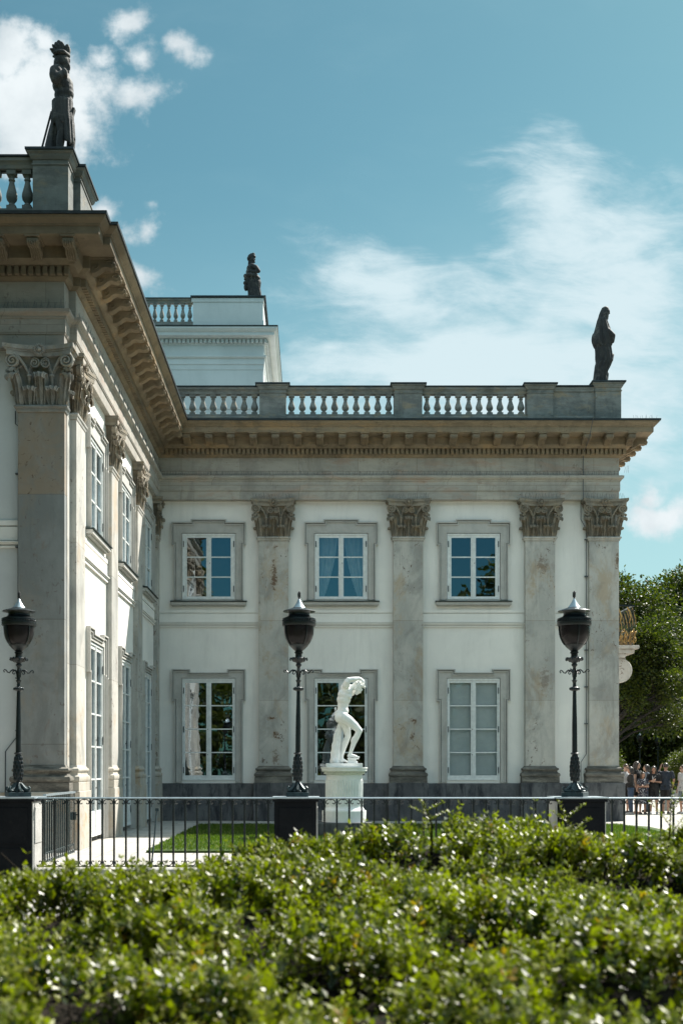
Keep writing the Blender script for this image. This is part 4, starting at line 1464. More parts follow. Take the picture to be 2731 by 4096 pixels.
    fn.build('finial', M['bronze'], root, smooth=50)
    return root

lamp = make_lamp()
lamp.scale = (.98, .98, .975)
lamp.location = (-.205, 16.15, 1.20)
lamp.rotation_euler = (0, R(.5), 0)
tag(lamp, 'dark green cast iron lamp on the middle block, left of the white marble statue', 'street lamp', 'urn lamps along the iron railing')
for (x, y, z, rz, tl, lb) in [(-3.99, 16.15, 1.20, .4, .25, 'dark green cast iron lamp in front of the corner pilaster of the near wing'),
                          (3.555, 16.15, 1.20, 1.1, -.9, 'dark green cast iron lamp on the right block, before the right end of the palace'),
                          (21.7, 79, 1.2, .3, 0, 'distant grey green park lamp above the woman in black dress and sunglasses'),
                          (25.5, 88, 1.2, .9, 0, 'distant park lamp standing behind the man in the blue shirt')]:
    l = copy_tree(lamp)
    l.location = (x, y, z); l.rotation_euler = (0, R(tl), rz)
    tag(l, lb, group='urn lamps along the iron railing' if y < 20 else 'distant park lamps')
    if y > 20:
        pb = MB().box(-.3, .3, -.3, .3, -1.23, -.002)
        pb.build('pedestal', M['dark_stone'], l)

# ------------------------------------------------------------------ iron railings
ZT, ZL = 1.175, .27
def scroll_pts(cx, zc, r, sgn, y=0, up=1):
    """C scroll opening towards the bar"""
    pts = []
    for i in range(15):
        t = i / 14
        a = PI / 2 - t * 1.55 * PI
        rr = r * (1 - .45 * t)
        pts.append((cx + sgn * rr * math.cos(a), y, zc + up * rr * math.sin(a)))
    return pts


POST_ME = None
def railing(label, x0, x1, y, group, brace=None, kerb=True, zt=(ZT, ZT), step=.163):
    global POST_ME
    L = x1 - x0
    root = empty('iron_railing', (x0, y, 0))
    tp = MB().prism([(-.022, 0), (.022, 0), (.022, .012), (.010, .022), (-.010, .022), (-.022, .012)], 0, L, 'x')
    tp.v = [(px, py, pz + ZT) for px, py, pz in tp.v]
    tp.build('top_rail', M['tin'], root)  # tin instead of iron: the lit highlight is put into the rail's colour
    lo = MB().box(0, L, -.012, .012, ZL - .012, ZL)
    lo.build('bottom_rail', M['iron'], root)
    if POST_ME is None:
        POST_ME = MB().box(-.0125, .0125, -.0125, .0125, 0, ZT - ZL).mesh('post', M['iron'])
    n = max(1, round(L / step)); st = L / n
    for i in range(n):
        o = obj_of(POST_ME, 'post', root, (st * (i + .5), 0, ZL - .0))
    for i in range(0, n, 9):
        pass
    for zz, up in ((ZT - .004, 1), (ZL + .004, -1)):
        scb = MB()
        for i in range(n + 1):
            c = st * i
            for s in (-1, 1):
                if (i == 0 and s < 0) or (i == n and s > 0): continue
                # arc hanging under the top rail, curling at the bar
                pts = [(c + s * q, 0, zz - up * d) for q, d in ((.004, .004), (.022, .004), (.045, .012), (.060, .030), (.062, .052), (.050, .066), (.034, .062), (.032, .050))]
                scb.tube(pts, [.0075, .0075, .007, .007, .007, .007, .0075, .010], 5)
            scb.ball((c, 0, zz - up * .008), (.008, .008, .012), 6, 5)
        scb.build('scrollwork', M['iron'], root, smooth=50)
    if brace is not None:
        b = MB().tube([(brace, -.02, ZL - .2), (brace + .035, .45, ZT - .16)], .012, 6)
        b.box(brace + .01, brace + .06, .44, .50, ZT - .18, ZT - .14)
        b.build('brace', M['iron_pale'], root)
    tag(root, label, 'railing', group)
    return root


g = 'iron railings between the lamp blocks'
railing('black iron railing with C scrolls left of the middle lamp block', -3.70, -.515, YR, g, brace=1.52)
railing('black iron railing with C scrolls in front of the statue and the hedge', .075, 3.24, YR, g)
railing('black iron railing with C scrolls right of the right lamp, before the people', 3.935, 7.9, YR, g)
kb = MB().box(-3.73, 8, 15.84, 16.2, 0.0, .20)
kb = MB(); kb.box(-3.70, -.53, 15.84, 16.18, .001, .235); kb.box(.08, 3.23, 15.84, 16.18, .001, .235); kb.box(3.94, 8.2, 15.84, 16.18, .001, .235)
tag(kb.build('kerb', M['side_stone'], bevel=.01), kind='structure')

# open gate standing at right angles
gt = empty('iron_gate', (-3.72, 16.55, 0))
G = MB(); G.box(-.02, .02, 0, 2.05, 1.195, 1.225); G.build('top_rail', M['tin'], gt)  # tin colour on the top rail stands in for light on iron
G = MB(); G.box(-.012, .012, 0, 2.05, .27, .285); G.box(-.010, .010, 0, 2.05, .40, .412); G.box(-.010, .010, 0, 2.05, 1.115, 1.127); G.build('cross_rail', M['iron_pale'], gt)
gpm = MB().box(-.0105, .0105, -.0105, .0105, 0, .94).mesh('bar', M['iron_pale'])
for i in range(15):
    obj_of(gpm, 'bar', gt, (0, .02 + 2.01 * i / 14, .265))
gs = MB()
for i in range(14):
    c = .02 + 2.01 * (i + .5) / 14
    for z in (.345, 1.16):
        gs.tube([(0, c + .05 * math.cos(a), z + .045 * math.sin(a)) for a in [k * PI / 6 for k in range(12)]], .005, 4)
gs.build('scrollwork', M['iron_pale'], gt)
lk = MB().box(-.03, .03, 1.93, 2.07, .78, .90); lk.tube([(.03, 1.99, .86), (.08, 1.99, .86), (.085, 1.92, .86)], .01, 6)
lk.build('lock', M['iron'], gt)
tag(gt, 'pale green iron gate standing open beside the left lamp block', 'gate')

# ------------------------------------------------------------------ marble statue
PXS, PYS = .73, 27.5
ped = empty('statue_pedestal', (PXS, PYS, 0))
MB().box(-.80, .62, -.62, .75, .002, .34).build('step', M['plinth'], ped, bevel=.012)
MB().lathe([(.51, .341), (.51, .60), (.475, .605), (.475, .62), (.46, .63), (.445, .66), (.43, .68), (.425, .72), (.40, .725)], n=48, sq=None).build('base', M['marble'], ped, smooth=30)
fl = MB()
nf = 44
prof_z = [(.735), (1.30)]
ring = []
for i in range(nf * 4):
    a = 2 * PI * i / (nf * 4)
    r = .435 if i % 4 < 2 else .418
    ring.append((r * math.cos(a), r * math.sin(a)))
fl.prism(ring, .722, 1.30, 'z')
fl.build('fluted_drum', M['marble'], ped)
MB().lathe([(.40, 1.301), (.415, 1.301), (.415, 1.42), (.425, 1.43), (.44, 1.445), (.455, 1.475), (.455, 1.49)], n=48).build('neck', M['marble'], ped, smooth=30)
eg = MB()
for i in range(44):
    a = i * 2 * PI / 44
    eg.ball((.452 * math.cos(a), .452 * math.sin(a), 1.468), (.018, .018, .028), 6, 5)
eg.build('egg_moulding', M['marble'], ped, smooth=60)
MB().lathe([(.44, 1.491), (.51, 1.497), (.525, 1.52), (.525, 1.565), (.54, 1.572), (.54, 1.60), (.40, 1.60)], n=48).build('cap', M['marble'], ped, smooth=30)
tag(ped, 'round fluted white marble pedestal with moulded cap under the marble statue', 'pedestal')

st = empty('marble_statue', (PXS, PYS, 1.602))
MB().box(-.42, .41, -.36, .36, 0, .088).build('plinth', M['marble'], st, bevel=.006)
K = 656.0
def J(X, Yz, y):
    return (((X - 528) / K), y, (1435 - Yz) / K + .088)
b = MB()
# pelvis, torso
b.ball(J(478, 700, .0), (.150, .150, .145))
b.ball(J(455, 745, -.075), (.115, .10, .12)); b.ball(J(455, 745, .075), (.115, .10, .12))
b.ball(J(515, 640, 0), (.125, .14, .12))
b.chain([J(500, 660, 0), J(503, 590, 0), J(515, 510, 0)], [.125, .118, .135])
b.ball(J(520, 470, 0), (.165, .17, .14)); b.ball(J(535, 400, 0), (.165, .185, .15), rot=Matrix.Rotation(R(18), 3, 'Y'))
b.ball(J(560, 345, 0), (.150, .19, .13), rot=Matrix.Rotation(R(25), 3, 'Y'))
b.ball(J(600, 425, -.08), (.07, .085, .07)); b.ball(J(600, 425, .08), (.07, .085, .07))
b.ball(J(545, 300, 0), (.12, .17, .09), rot=Matrix.Rotation(R(30), 3, 'Y'))
# shoulder blades, spine hollow is left between them
b.ball(J(478, 385, -.085), (.07, .07, .10)); b.ball(J(478, 385, .085), (.07, .07, .10))
# neck and head, bowed forward
b.chain([J(585, 300, 0), J(665, 285, 0)], [.082, .072])
rh = Matrix.Rotation(R(62), 3, 'Y')
b.ball(J(728, 268, 0), (.098, .082, .112), rot=rh)
b.ball(J(745, 322, 0), (.070, .066, .085), rot=Matrix.Rotation(R(20), 3, 'Y'))
b.cap(J(722, 365, 0), .045, J(715, 378, 0), .036)          # chin
b.cap(J(772, 345, 0), .018, J(778, 368, 0), .015)          # nose
b.cap(J(790, 318, 0), .03, J(775, 335, 0), .024)           # brow
b.cap(J(752, 372, -.012), .014, J(752, 372, .012), .014)   # lips
b.ball(J(700, 318, -.082), (.022, .012, .034))             # ear
# hair curls
for i in range(26):
    a = rng.uniform(-.5, 3.4); e = rng.uniform(-1.1, 1.1)
    cx, cz = .098 * math.cos(a), .105 * math.sin(a)
    b.ball((J(730, 262, 0)[0] + cx * math.cos(e) , .085 * math.sin(e), J(730, 262, 0)[2] + cz * math.cos(e)), rng.uniform(.020, .032))
for i in range(7):
    b.ball(J(800 + 6 * i, 262 + 5 * (i % 3) + 3 * i, rng.uniform(-.05, .05)), .024)
# near arm: up, forearm laid across above the head
b.chain([J(553, 262, -.17), J(568, 215, -.215), J(588, 182, -.22)], [.088, .076, .064])
b.chain([J(588, 182, -.22), J(660, 170, -.185), J(745, 155, -.10), J(775, 160, -.065)], [.062, .058, .042, .034])
# hand: palm and separate fingers bent down to the brow
def hand(wx, wz, y0, s, curl=1.0):
    palm0 = (wx, y0, wz)
    palm1 = (wx + .05, y0 + s * .01, wz - .045)
    b.cap(palm0, .032, palm1, .034)
    for k, (ln, dy) in enumerate(((.062, -.030), (.070, -.010), (.064, .010), (.050, .028))):
        p0 = (palm1[0] + .010, palm1[1] + dy, palm1[2] - .010)
        p1 = (p0[0] + .020, p0[1] + dy * .25, p0[2] - ln * .55)
        p2 = (p1[0] - .004 * curl, p1[1], p1[2] - ln * .5)
        p3 = (p2[0] - .018 * curl, p2[1], p2[2] - ln * .3)
        b.chain([p0, p1, p2, p3], [.0125, .0115, .0105, .009], 8)
    t0 = (wx + .02, y0 - s * .03, wz - .02)
    b.chain([t0, (t0[0] + .0, t0[1] - s * .012, t0[2] - .04), (t0[0] + .015, t0[1], t0[2] - .072)], [.015, .012, .010], 8)
h0 = J(775, 160, -.065)
hand(h0[0] + .012, h0[2] - .005, h0[1], 1)
# far arm folded: elbow low in front of the chest, hand at the brow
b.chain([J(600, 275, .15), J(640, 330, .20), J(655, 372, .20)], [.075, .06, .052])
b.chain([J(655, 372, .20), J(715, 300, .16), J(770, 235, .09), J(782, 205, .06)], [.050, .046, .034, .030])
h1 = J(782, 195, .055)
hand(h1[0], h1[2], h1[1], -1)
# raised near leg
b.chain([J(505, 735, -.09), J(590, 790, -.105), J(680, 865, -.115), J(745, 935, -.12)], [.128, .118, .096, .078])
b.ball(J(762, 945, -.12), (.062, .066, .070))
b.chain([J(748, 955, -.12), J(705, 1050, -.12), J(672, 1120, -.12), J(628, 1250, -.12), J(610, 1300, -.12)], [.072, .072, .062, .044, .042])
b.ball(J(668, 1080, -.12), (.062, .066, .10), rot=Matrix.Rotation(R(25), 3, 'Y'))
b.chain([J(598, 1322, -.12), J(640, 1318, -.12), J(700, 1330, -.12)], [.044, .040, .032])
for k in range(5):
    b.chain([J(700, 1332, -.155 + k * .02), J(732 - 5 * k, 1338, -.162 + k * .022), J(750 - 6 * k, 1341, -.162 + k * .022)], [.016, .014 if k else .017, .011 if k else .015], 8)
# standing far leg
b.chain([J(500, 765, .08), J(548, 860, .085), J(572, 950, .085), J(585, 1010, .085)], [.128, .112, .09, .074])
b.ball(J(596, 1020, .085), (.056, .06, .072))
b.chain([J(580, 1035, .085), J(545, 1120, .085), J(520, 1200, .085), J(494, 1320, .085), J(490, 1360, .085)], [.070, .074, .062, .044, .042])
b.ball(J(525, 1130, .085), (.060, .062, .10), rot=Matrix.Rotation(R(15), 3, 'Y'))
b.chain([J(470, 1395, .085), J(515, 1390, .085), J(560, 1405, .085)], [.044, .042, .03])
for k in range(5):
    b.chain([J(560, 1410, .05 + k * .02), J(592 - 4 * k, 1418, .045 + k * .022)], [.016, .013], 8)
body_me = remesh(b, .0105, 5, M['marble'], 'figure', .5)
obj_of(body_me, 'figure', st)
# tree trunk support and cloth knot, stepping stone
tr = MB()
tr.chain([J(395, 1400, .09), J(405, 1200, .09), J(430, 1000, .08), J(462, 850, .06)], [.125, .110, .085, .05])
tr.ball(J(385, 1395, .05), (.10, .14, .06))
tr.chain([J(400, 1420, -.02), J(425, 1250, 0.02), J(450, 1080, .05)], [.05, .04, .02])
tr.cap(J(392, 600, .03), .028, J(396, 625, .02), .02)
tr_me = remesh(tr, .012, 3, M['marble'], 'tree_stump', .5, post=lambda c, n: c + n * (.006 * np.sin(c[:, 2] * 22 + 5 * np.sin(c[:, 0] * 20))[:, None]))
obj_of(tr_me, 'tree_stump', st)
ss = MB()
x0 = J(575, 0, 0)[0]; x1 = J(745, 0, 0)[0]
ss.box(x0, x1, -.22, -.02, J(0, 1374, 0)[2], J(0, 1352, 0)[2]); ss.box(x0 + .01, x1 - .06, -.21, -.03, J(0, 1400, 0)[2], J(0, 1374.5, 0)[2]); ss.box(x0, x1 - .03, -.22, -.02, .0885, J(0, 1400.5, 0)[2])
ss.build('stone_block', M['marble'], st, bevel=.006)
tag(st, 'white marble nude youth with arms over bowed head, one knee bent, beside tree stump', 'statue')


# ------------------------------------------------------------------ draped roof statues
def loft(mb, slices, folds=12, amp=.05, n=72, seed=1, zstep=None):
    """slices: (z, xl, xr, half depth, y centre); draped shell with vertical folds"""
    r_ = np.random.default_rng(seed)
    ph = r_.uniform(0, 6.28, 6)
    slices = sorted(slices, key=lambda q: q[0])
    zs = np.array([s_[0] for s_ in slices])
    Z = np.linspace(zs[0], zs[-1], max(20, int(abs(zs[-1] - zs[0]) / .03)))
    cols = [np.interp(Z, zs, [s_[k] for s_ in slices]) for k in range(1, 5)]
    vs = []
    for j, z in enumerate(Z):
        xl, xr, hy, yc = (c[j] for c in cols)
        cx, hx = (xl + xr) / 2, (xr - xl) / 2
        for i in range(n):
            a = 2 * PI * i / n
            f = 1 + amp * (abs(math.sin(a * folds / 2 + ph[0] + 1.3 * math.sin(z * 3 + ph[1]))) - .6) + amp * .5 * math.sin(a * (folds - 3) + ph[2] + z * 5)
            c, s = math.cos(a), math.sin(a)
            fx = 1 + (f - 1) * abs(s)       # keep the outline to left and right
            vs.append((cx + hx * c * fx, yc + hy * s * f, z))
    m = len(Z)
    fs = [(j * n + i, j * n + (i + 1) % n, (j + 1) * n + (i + 1) % n, (j + 1) * n + i) for j in range(m - 1) for i in range(n)]
    fs.append(tuple(range(n - 1, -1, -1))); fs.append(tuple((m - 1) * n + i for i in range(n)))
    return mb.add(vs, fs)


def mapper(x0, y0, k):
    return lambda X, Yz, y=0.0: ((X - x0) / k, y, (y0 - Yz) / k)

# near left: bare chested figure with feather headdress and feather skirt
Q = mapper(500, 2205, 1081)
k_ = 1081
r1 = empty('roof_statue', (-4.72, 22.30, 13.045))
b = MB()
def sl(lst, q, kk):
    return [((q(0, Yz)[2]), q(xl, 0)[0], q(xr, 0)[0], hy, yc) for (Yz, xl, xr, hy, yc) in lst]
b.ball(Q(530, 440), (.145, .14, .17)); b.ball(Q(470, 500), (.10, .13, .16))
b.ball(Q(600, 470), (.085, .085, .12))
b.cap(Q(640, 620), .045, Q(655, 640), .032)            # chin
b.cap(Q(675, 510), .030, Q(690, 575), .018)            # nose
b.cap(Q(665, 430), .038, Q(668, 400), .036)            # brow
b.cap(Q(662, 612), .022, Q(664, 618), .018)
b.chain([Q(540, 560), Q(530, 690)], [.10, .11])
b.ball(Q(450, 680, -.13), (.105, .10, .105))
b.ball(Q(520, 760), (.170, .19, .15)); b.ball(Q(550, 880), (.200, .18, .17)); b.ball(Q(645, 960), (.115, .15, .13)); b.ball(Q(640, 1040), (.125, .15, .11))
b.ball(Q(565, 1060), (.178, .16, .15)); b.ball(Q(572, 1170), (.172, .155, .13))
b.chain([Q(415, 700, -.17), Q(410, 800, -.20), Q(430, 890, -.20)], [.085, .082, .070])
b.chain([Q(440, 890, -.20), Q(530, 820, -.21), Q(610, 740, -.18)], [.068, .062, .048])
b.ball(Q(625, 740, -.17), (.062, .045, .065))
for k in range(4):
    b.chain([Q(640, 700 + 28 * k, -.19), Q(668, 712 + 28 * k, -.18), Q(662, 722 + 28 * k, -.14)], [.022, .018, .015], 8)
b.chain([Q(600, 690, -.2), Q(622, 672, -.19), Q(645, 676, -.17)], [.02, .017, .013], 8)
b.chain([Q(560, 700, .17), Q(640, 800, .19), Q(660, 900, .17)], [.08, .07, .06])
fig = remesh(b, .014, 4, M['bronze'], 'figure')
obj_of(fig, 'figure', r1)
hd = MB()
for i, (X, Yt, w) in enumerate([(345, 215, .058), (385, 150, .068), (435, 115, .075), (490, 80, .08), (550, 105, .075), (655, 125, .062), (672, 160, .05)]):
    for yy in ((-.07, .0, .07) if i < 5 else (-.03, .03)):
        p0 = Q(520 if i < 5 else 640, 320, yy * .7); p1 = Q(X, Yt + 40 + abs(yy) * 300, yy * 1.6)
        mid = tuple((a_ + b_) / 2 for a_, b_ in zip(p0, p1))
        d = Vector(p1) - Vector(p0)
        hd.ball(mid, (w, .028, d.length / 2 + .04), 10, 8, rot=d.to_track_quat('Z', 'Y').to_matrix())
hd.ball(Q(490, 250), (.135, .11, .085)); hd.ball(Q(650, 235), (.04, .06, .08))
hd.chain([Q(400, 330, -.1), Q(500, 330, -.15), Q(600, 325, -.12), Q(670, 330, 0), Q(600, 325, .12), Q(480, 330, .14), Q(400, 330, .08)], [.035] * 7)
obj_of(remesh(hd, .013, 2, M['bronze'], 'headdress'), 'headdress', r1)
sk = MB()
loft(sk, sl([(1170, 400, 755, .16, 0), (1250, 372, 752, .18, 0), (1400, 322, 748, .19, 0), (1560, 310, 760, .19, 0), (1640, 350, 780, .17, 0)], Q, k_), 18, .16, seed=3)
for i in range(16):
    a = i * 2 * PI / 16
    x = .035 + .165 * math.cos(a); y = .16 * math.sin(a)
    top = (x, y, .92); bot = (x * 1.12 + .03, y * 1.1, .52 + .12 * math.sin(a * 2) - (.22 if math.cos(a) > .3 else 0))
    sk.cap(top, .035, bot, .032, 8)
obj_of(remesh(sk, .014, 1, M['bronze'], 'feather_skirt', .4), 'feather_skirt', r1)
lg = MB()
lg.chain([Q(530, 1560, -.09), Q(555, 1800, -.10), Q(520, 1980, -.10), Q(505, 2190, -.10)], [.115, .085, .082, .06])
lg.chain([Q(650, 1560, .09), Q(700, 1850, .09), Q(690, 1990, .09), Q(620, 2190, .09)], [.115, .085, .080, .055])
lg.chain([Q(470, 2195, -.10), Q(590, 2200, -.10)], [.05, .035]); lg.chain([Q(600, 2195, .09), Q(720, 2200, .09)], [.05, .035])
loft(lg, sl([(2210, 165, 430, .16, .06), (2000, 180, 440, .15, .06), (1750, 240, 460, .14, .06), (1500, 310, 500, .12, .06)], Q, k_), 9, .12, seed=5)
obj_of(remesh(lg, .014, 3, M['bronze'], 'legs'), 'legs', r1)
MB().tube([Q(325, 1380, -.02), Q(75, 2230, .0)], .020, 8).build('spear', M['bronze'], r1)
MB().box(-.33, .30, -.24, .30, -.003, .02).build('plinth', M['bronze'], r1)
bw = MB(); bw.prism([(Q(745, 0)[0], Q(0, 1500)[2]), (Q(800, 0)[0], Q(0, 1320)[2]), (Q(755, 0)[0], Q(0, 1310)[2]), (Q(740, 0)[0], Q(0, 1400)[2])], -.05, .06, 'y'); bw.build('quiver', M['bronze'], r1)
r1.scale = (1.0, 1.0, 1.085)
tag(r1, 'dark stone figure with feather headdress and feather skirt on the near wing', 'statue', None)

# middle: draped woman on the attic
Q = mapper(720, 2110, 915)
r2 = empty('roof_statue', (-2.60, YA + .1, 22.50))
b = MB()
b.ball(Q(640, 520), (.115, .12, .16)); b.ball(Q(600, 420), (.14, .13, .14))
for (X, Yz, r) in [(500, 460, .085), (480, 500, .06), (560, 360, .085), (610, 320, .075), (690, 300, .075), (745, 395, .05), (670, 380, .1), (530, 390, .08)]:
    b.ball(Q(X, Yz, -.02), (r, r, r * .95)); b.ball(Q(X, Yz, .06), r * .8)
b.cap(Q(735, 480), .035, Q(765, 512), .016); b.cap(Q(735, 620), .035, Q(750, 628), .022); b.cap(Q(745, 565), .018, Q(752, 570), .014)
b.chain([Q(630, 620), Q(620, 760)], [.085, .095])
b.chain([Q(520, 540, .02), Q(500, 760, .04)], [.05, .05])
b.ball(Q(600, 880), (.215, .20, .21)); b.ball(Q(740, 930), (.16, .2, .15)); b.chain([Q(640, 820, -.17), Q(790, 900, -.22), Q(900, 1050, -.2)], [.10, .10, .095])
b.chain([Q(900, 1060, -.2), Q(780, 1090, -.22), Q(640, 1060, -.2)], [.085, .075, .06])
b.chain([Q(500, 880, .1), Q(450, 980, .12), Q(470, 1070, .1)], [.10, .09, .08])
b.ball(Q(620, 1020), (.24, .19, .14))
loft(b, sl([(2120, 455, 1040, .26, 0), (1900, 460, 1010, .25, 0), (1680, 440, 975, .24, 0), (1450, 430, 1000, .24, 0), (1250, 350, 955, .22, 0), (1110, 360, 860, .20, 0)], Q, 915), 16, .14, seed=8)
b.chain([Q(370, 1200, -.05), Q(560, 1210, -.24), Q(760, 1240, -.22), Q(900, 1300, -.08)], [.10, .085, .08, .08])
b.ball(Q(370, 1470, .0), (.11, .13, .10)); b.ball(Q(380, 1640, .0), (.095, .13, .17)); b.ball(Q(345, 1310, 0), .055)
obj_of(remesh(b, .016, 2, M['bronze'], 'figure'), 'figure', r2)
MB().box(-.42, .40, -.30, .32, -.003, .03).build('plinth', M['bronze'], r2)
tag(r2, 'dark stone draped woman with piled hair on the attic storey behind', 'statue')

# right: veiled woman
Q = mapper(600, 2215, 942)
r3 = empty('roof_statue', (8.60, 35.2, 12.945)); r3.scale = (.93, .95, 1.07)
b = MB()
loft(b, sl([(215, 600, 690, .06, 0), (250, 540, 740, .11, 0), (340, 490, 782, .14, 0), (420, 455, 745, .15, 0), (500, 430, 735, .15, 0), (560, 405, 700, .16, 0)], Q, 942), 6, .03, seed=2)
b.cap(Q(760, 360), .022, Q(775, 385), .018); b.cap(Q(725, 470), .022, Q(735, 478), .015); b.ball(Q(690, 520), (.05, .06, .045)); b.ball(Q(680, 430), (.075, .085, .11))
loft(b, sl([(540, 410, 690, .17, 0), (700, 365, 760, .21, 0), (900, 300, 830, .24, 0), (1100, 250, 865, .25, 0), (1210, 265, 850, .24, 0), (1280, 320, 800, .22, 0)], Q, 942), 14, .12, seed=4)
loft(b, sl([(1240, 325, 820, .22, 0), (1430, 345, 850, .22, 0), (1560, 345, 868, .22, 0), (1660, 365, 850, .22, 0), (1760, 330, 800, .21, 0), (1900, 310, 715, .20, 0), (2060, 290, 690, .20, 0), (2215, 262, 680, .21, 0)], Q, 942), 13, .13, seed=6)
b.chain([Q(700, 900, -.16), Q(830, 1020, -.18), Q(830, 1150, -.14)], [.085, .08, .06])
b.ball(Q(300, 1060, 0), (.07, .15, .17))
b.chain([Q(620, 2060, -.06), Q(660, 2150, -.06), Q(740, 2190, -.06)], [.065, .05, .03])
b.cap(Q(700, 1960, .02), .06, Q(690, 2100, .02), .05)
b.chain([Q(640, 1560, -.12), Q(800, 1640, -.14), Q(860, 1480, -.05)], [.04, .05, .04])
obj_of(remesh(b, .014, 2, M['bronze'], 'figure'), 'figure', r3)
MB().box(-.34, .35, -.22, .24, -.003, .035).build('plinth', M['bronze'], r3)
tag(r3, 'dark stone veiled woman looking down on the right end of the balustrade', 'statue')

# ------------------------------------------------------------------ people
SKIN = plain_mat('skin', (.33, .18, .12), (.28, .15, .10), 8, .5, bs=0)
SKIN2 = plain_mat('pale_skin', (.42, .26, .19), (.36, .21, .15), 8, .5, bs=0)
HAIR = plain_mat('dark_hair', (.016, .011, .010), (.03, .02, .015), 20, .4, bs=.4)
BHAIR = plain_mat('brown_hair', (.06, .035, .02), (.035, .02, .012), 20, .5, bs=.4)
def cloth(name, c, c2=None, sc=5):
    c = tuple(q * .6 for q in c)
    return plain_mat(name, c, c2, sc, .85, bs=.2)
BLACK = cloth('black_cloth', (.012, .012, .013))
NAVY = cloth('navy_cloth', (.018, .030, .050))
JEANS = cloth('blue_denim', (.03, .06, .11), (.02, .04, .08))
WHITE = cloth('white_cloth', (.62, .62, .63))
GREYB = cloth('grey_blue_cloth', (.16, .20, .25))
LSHORT = cloth('pale_shorts', (.22, .27, .32))
SHOE = cloth('dark_shoe', (.02, .02, .02)); SHOEW = cloth('pale_shoe', (.5, .5, .5))
m, t, b_, out = new_mat('spotted_dress')
P = wpos(t)
v_ = t.node('ShaderNodeTexVoronoi'); t.link(P, v_.inputs['Vector']); v_.inputs['Scale'].default_value = 26
t.link(t.mix(t.smooth(v_.outputs['Distance'], .28, .36), (.5, .5, .52), (.02, .018, .03)), b_.inputs['Base Color'])
b_.inputs['Roughness'].default_value = .85
SPOT = m


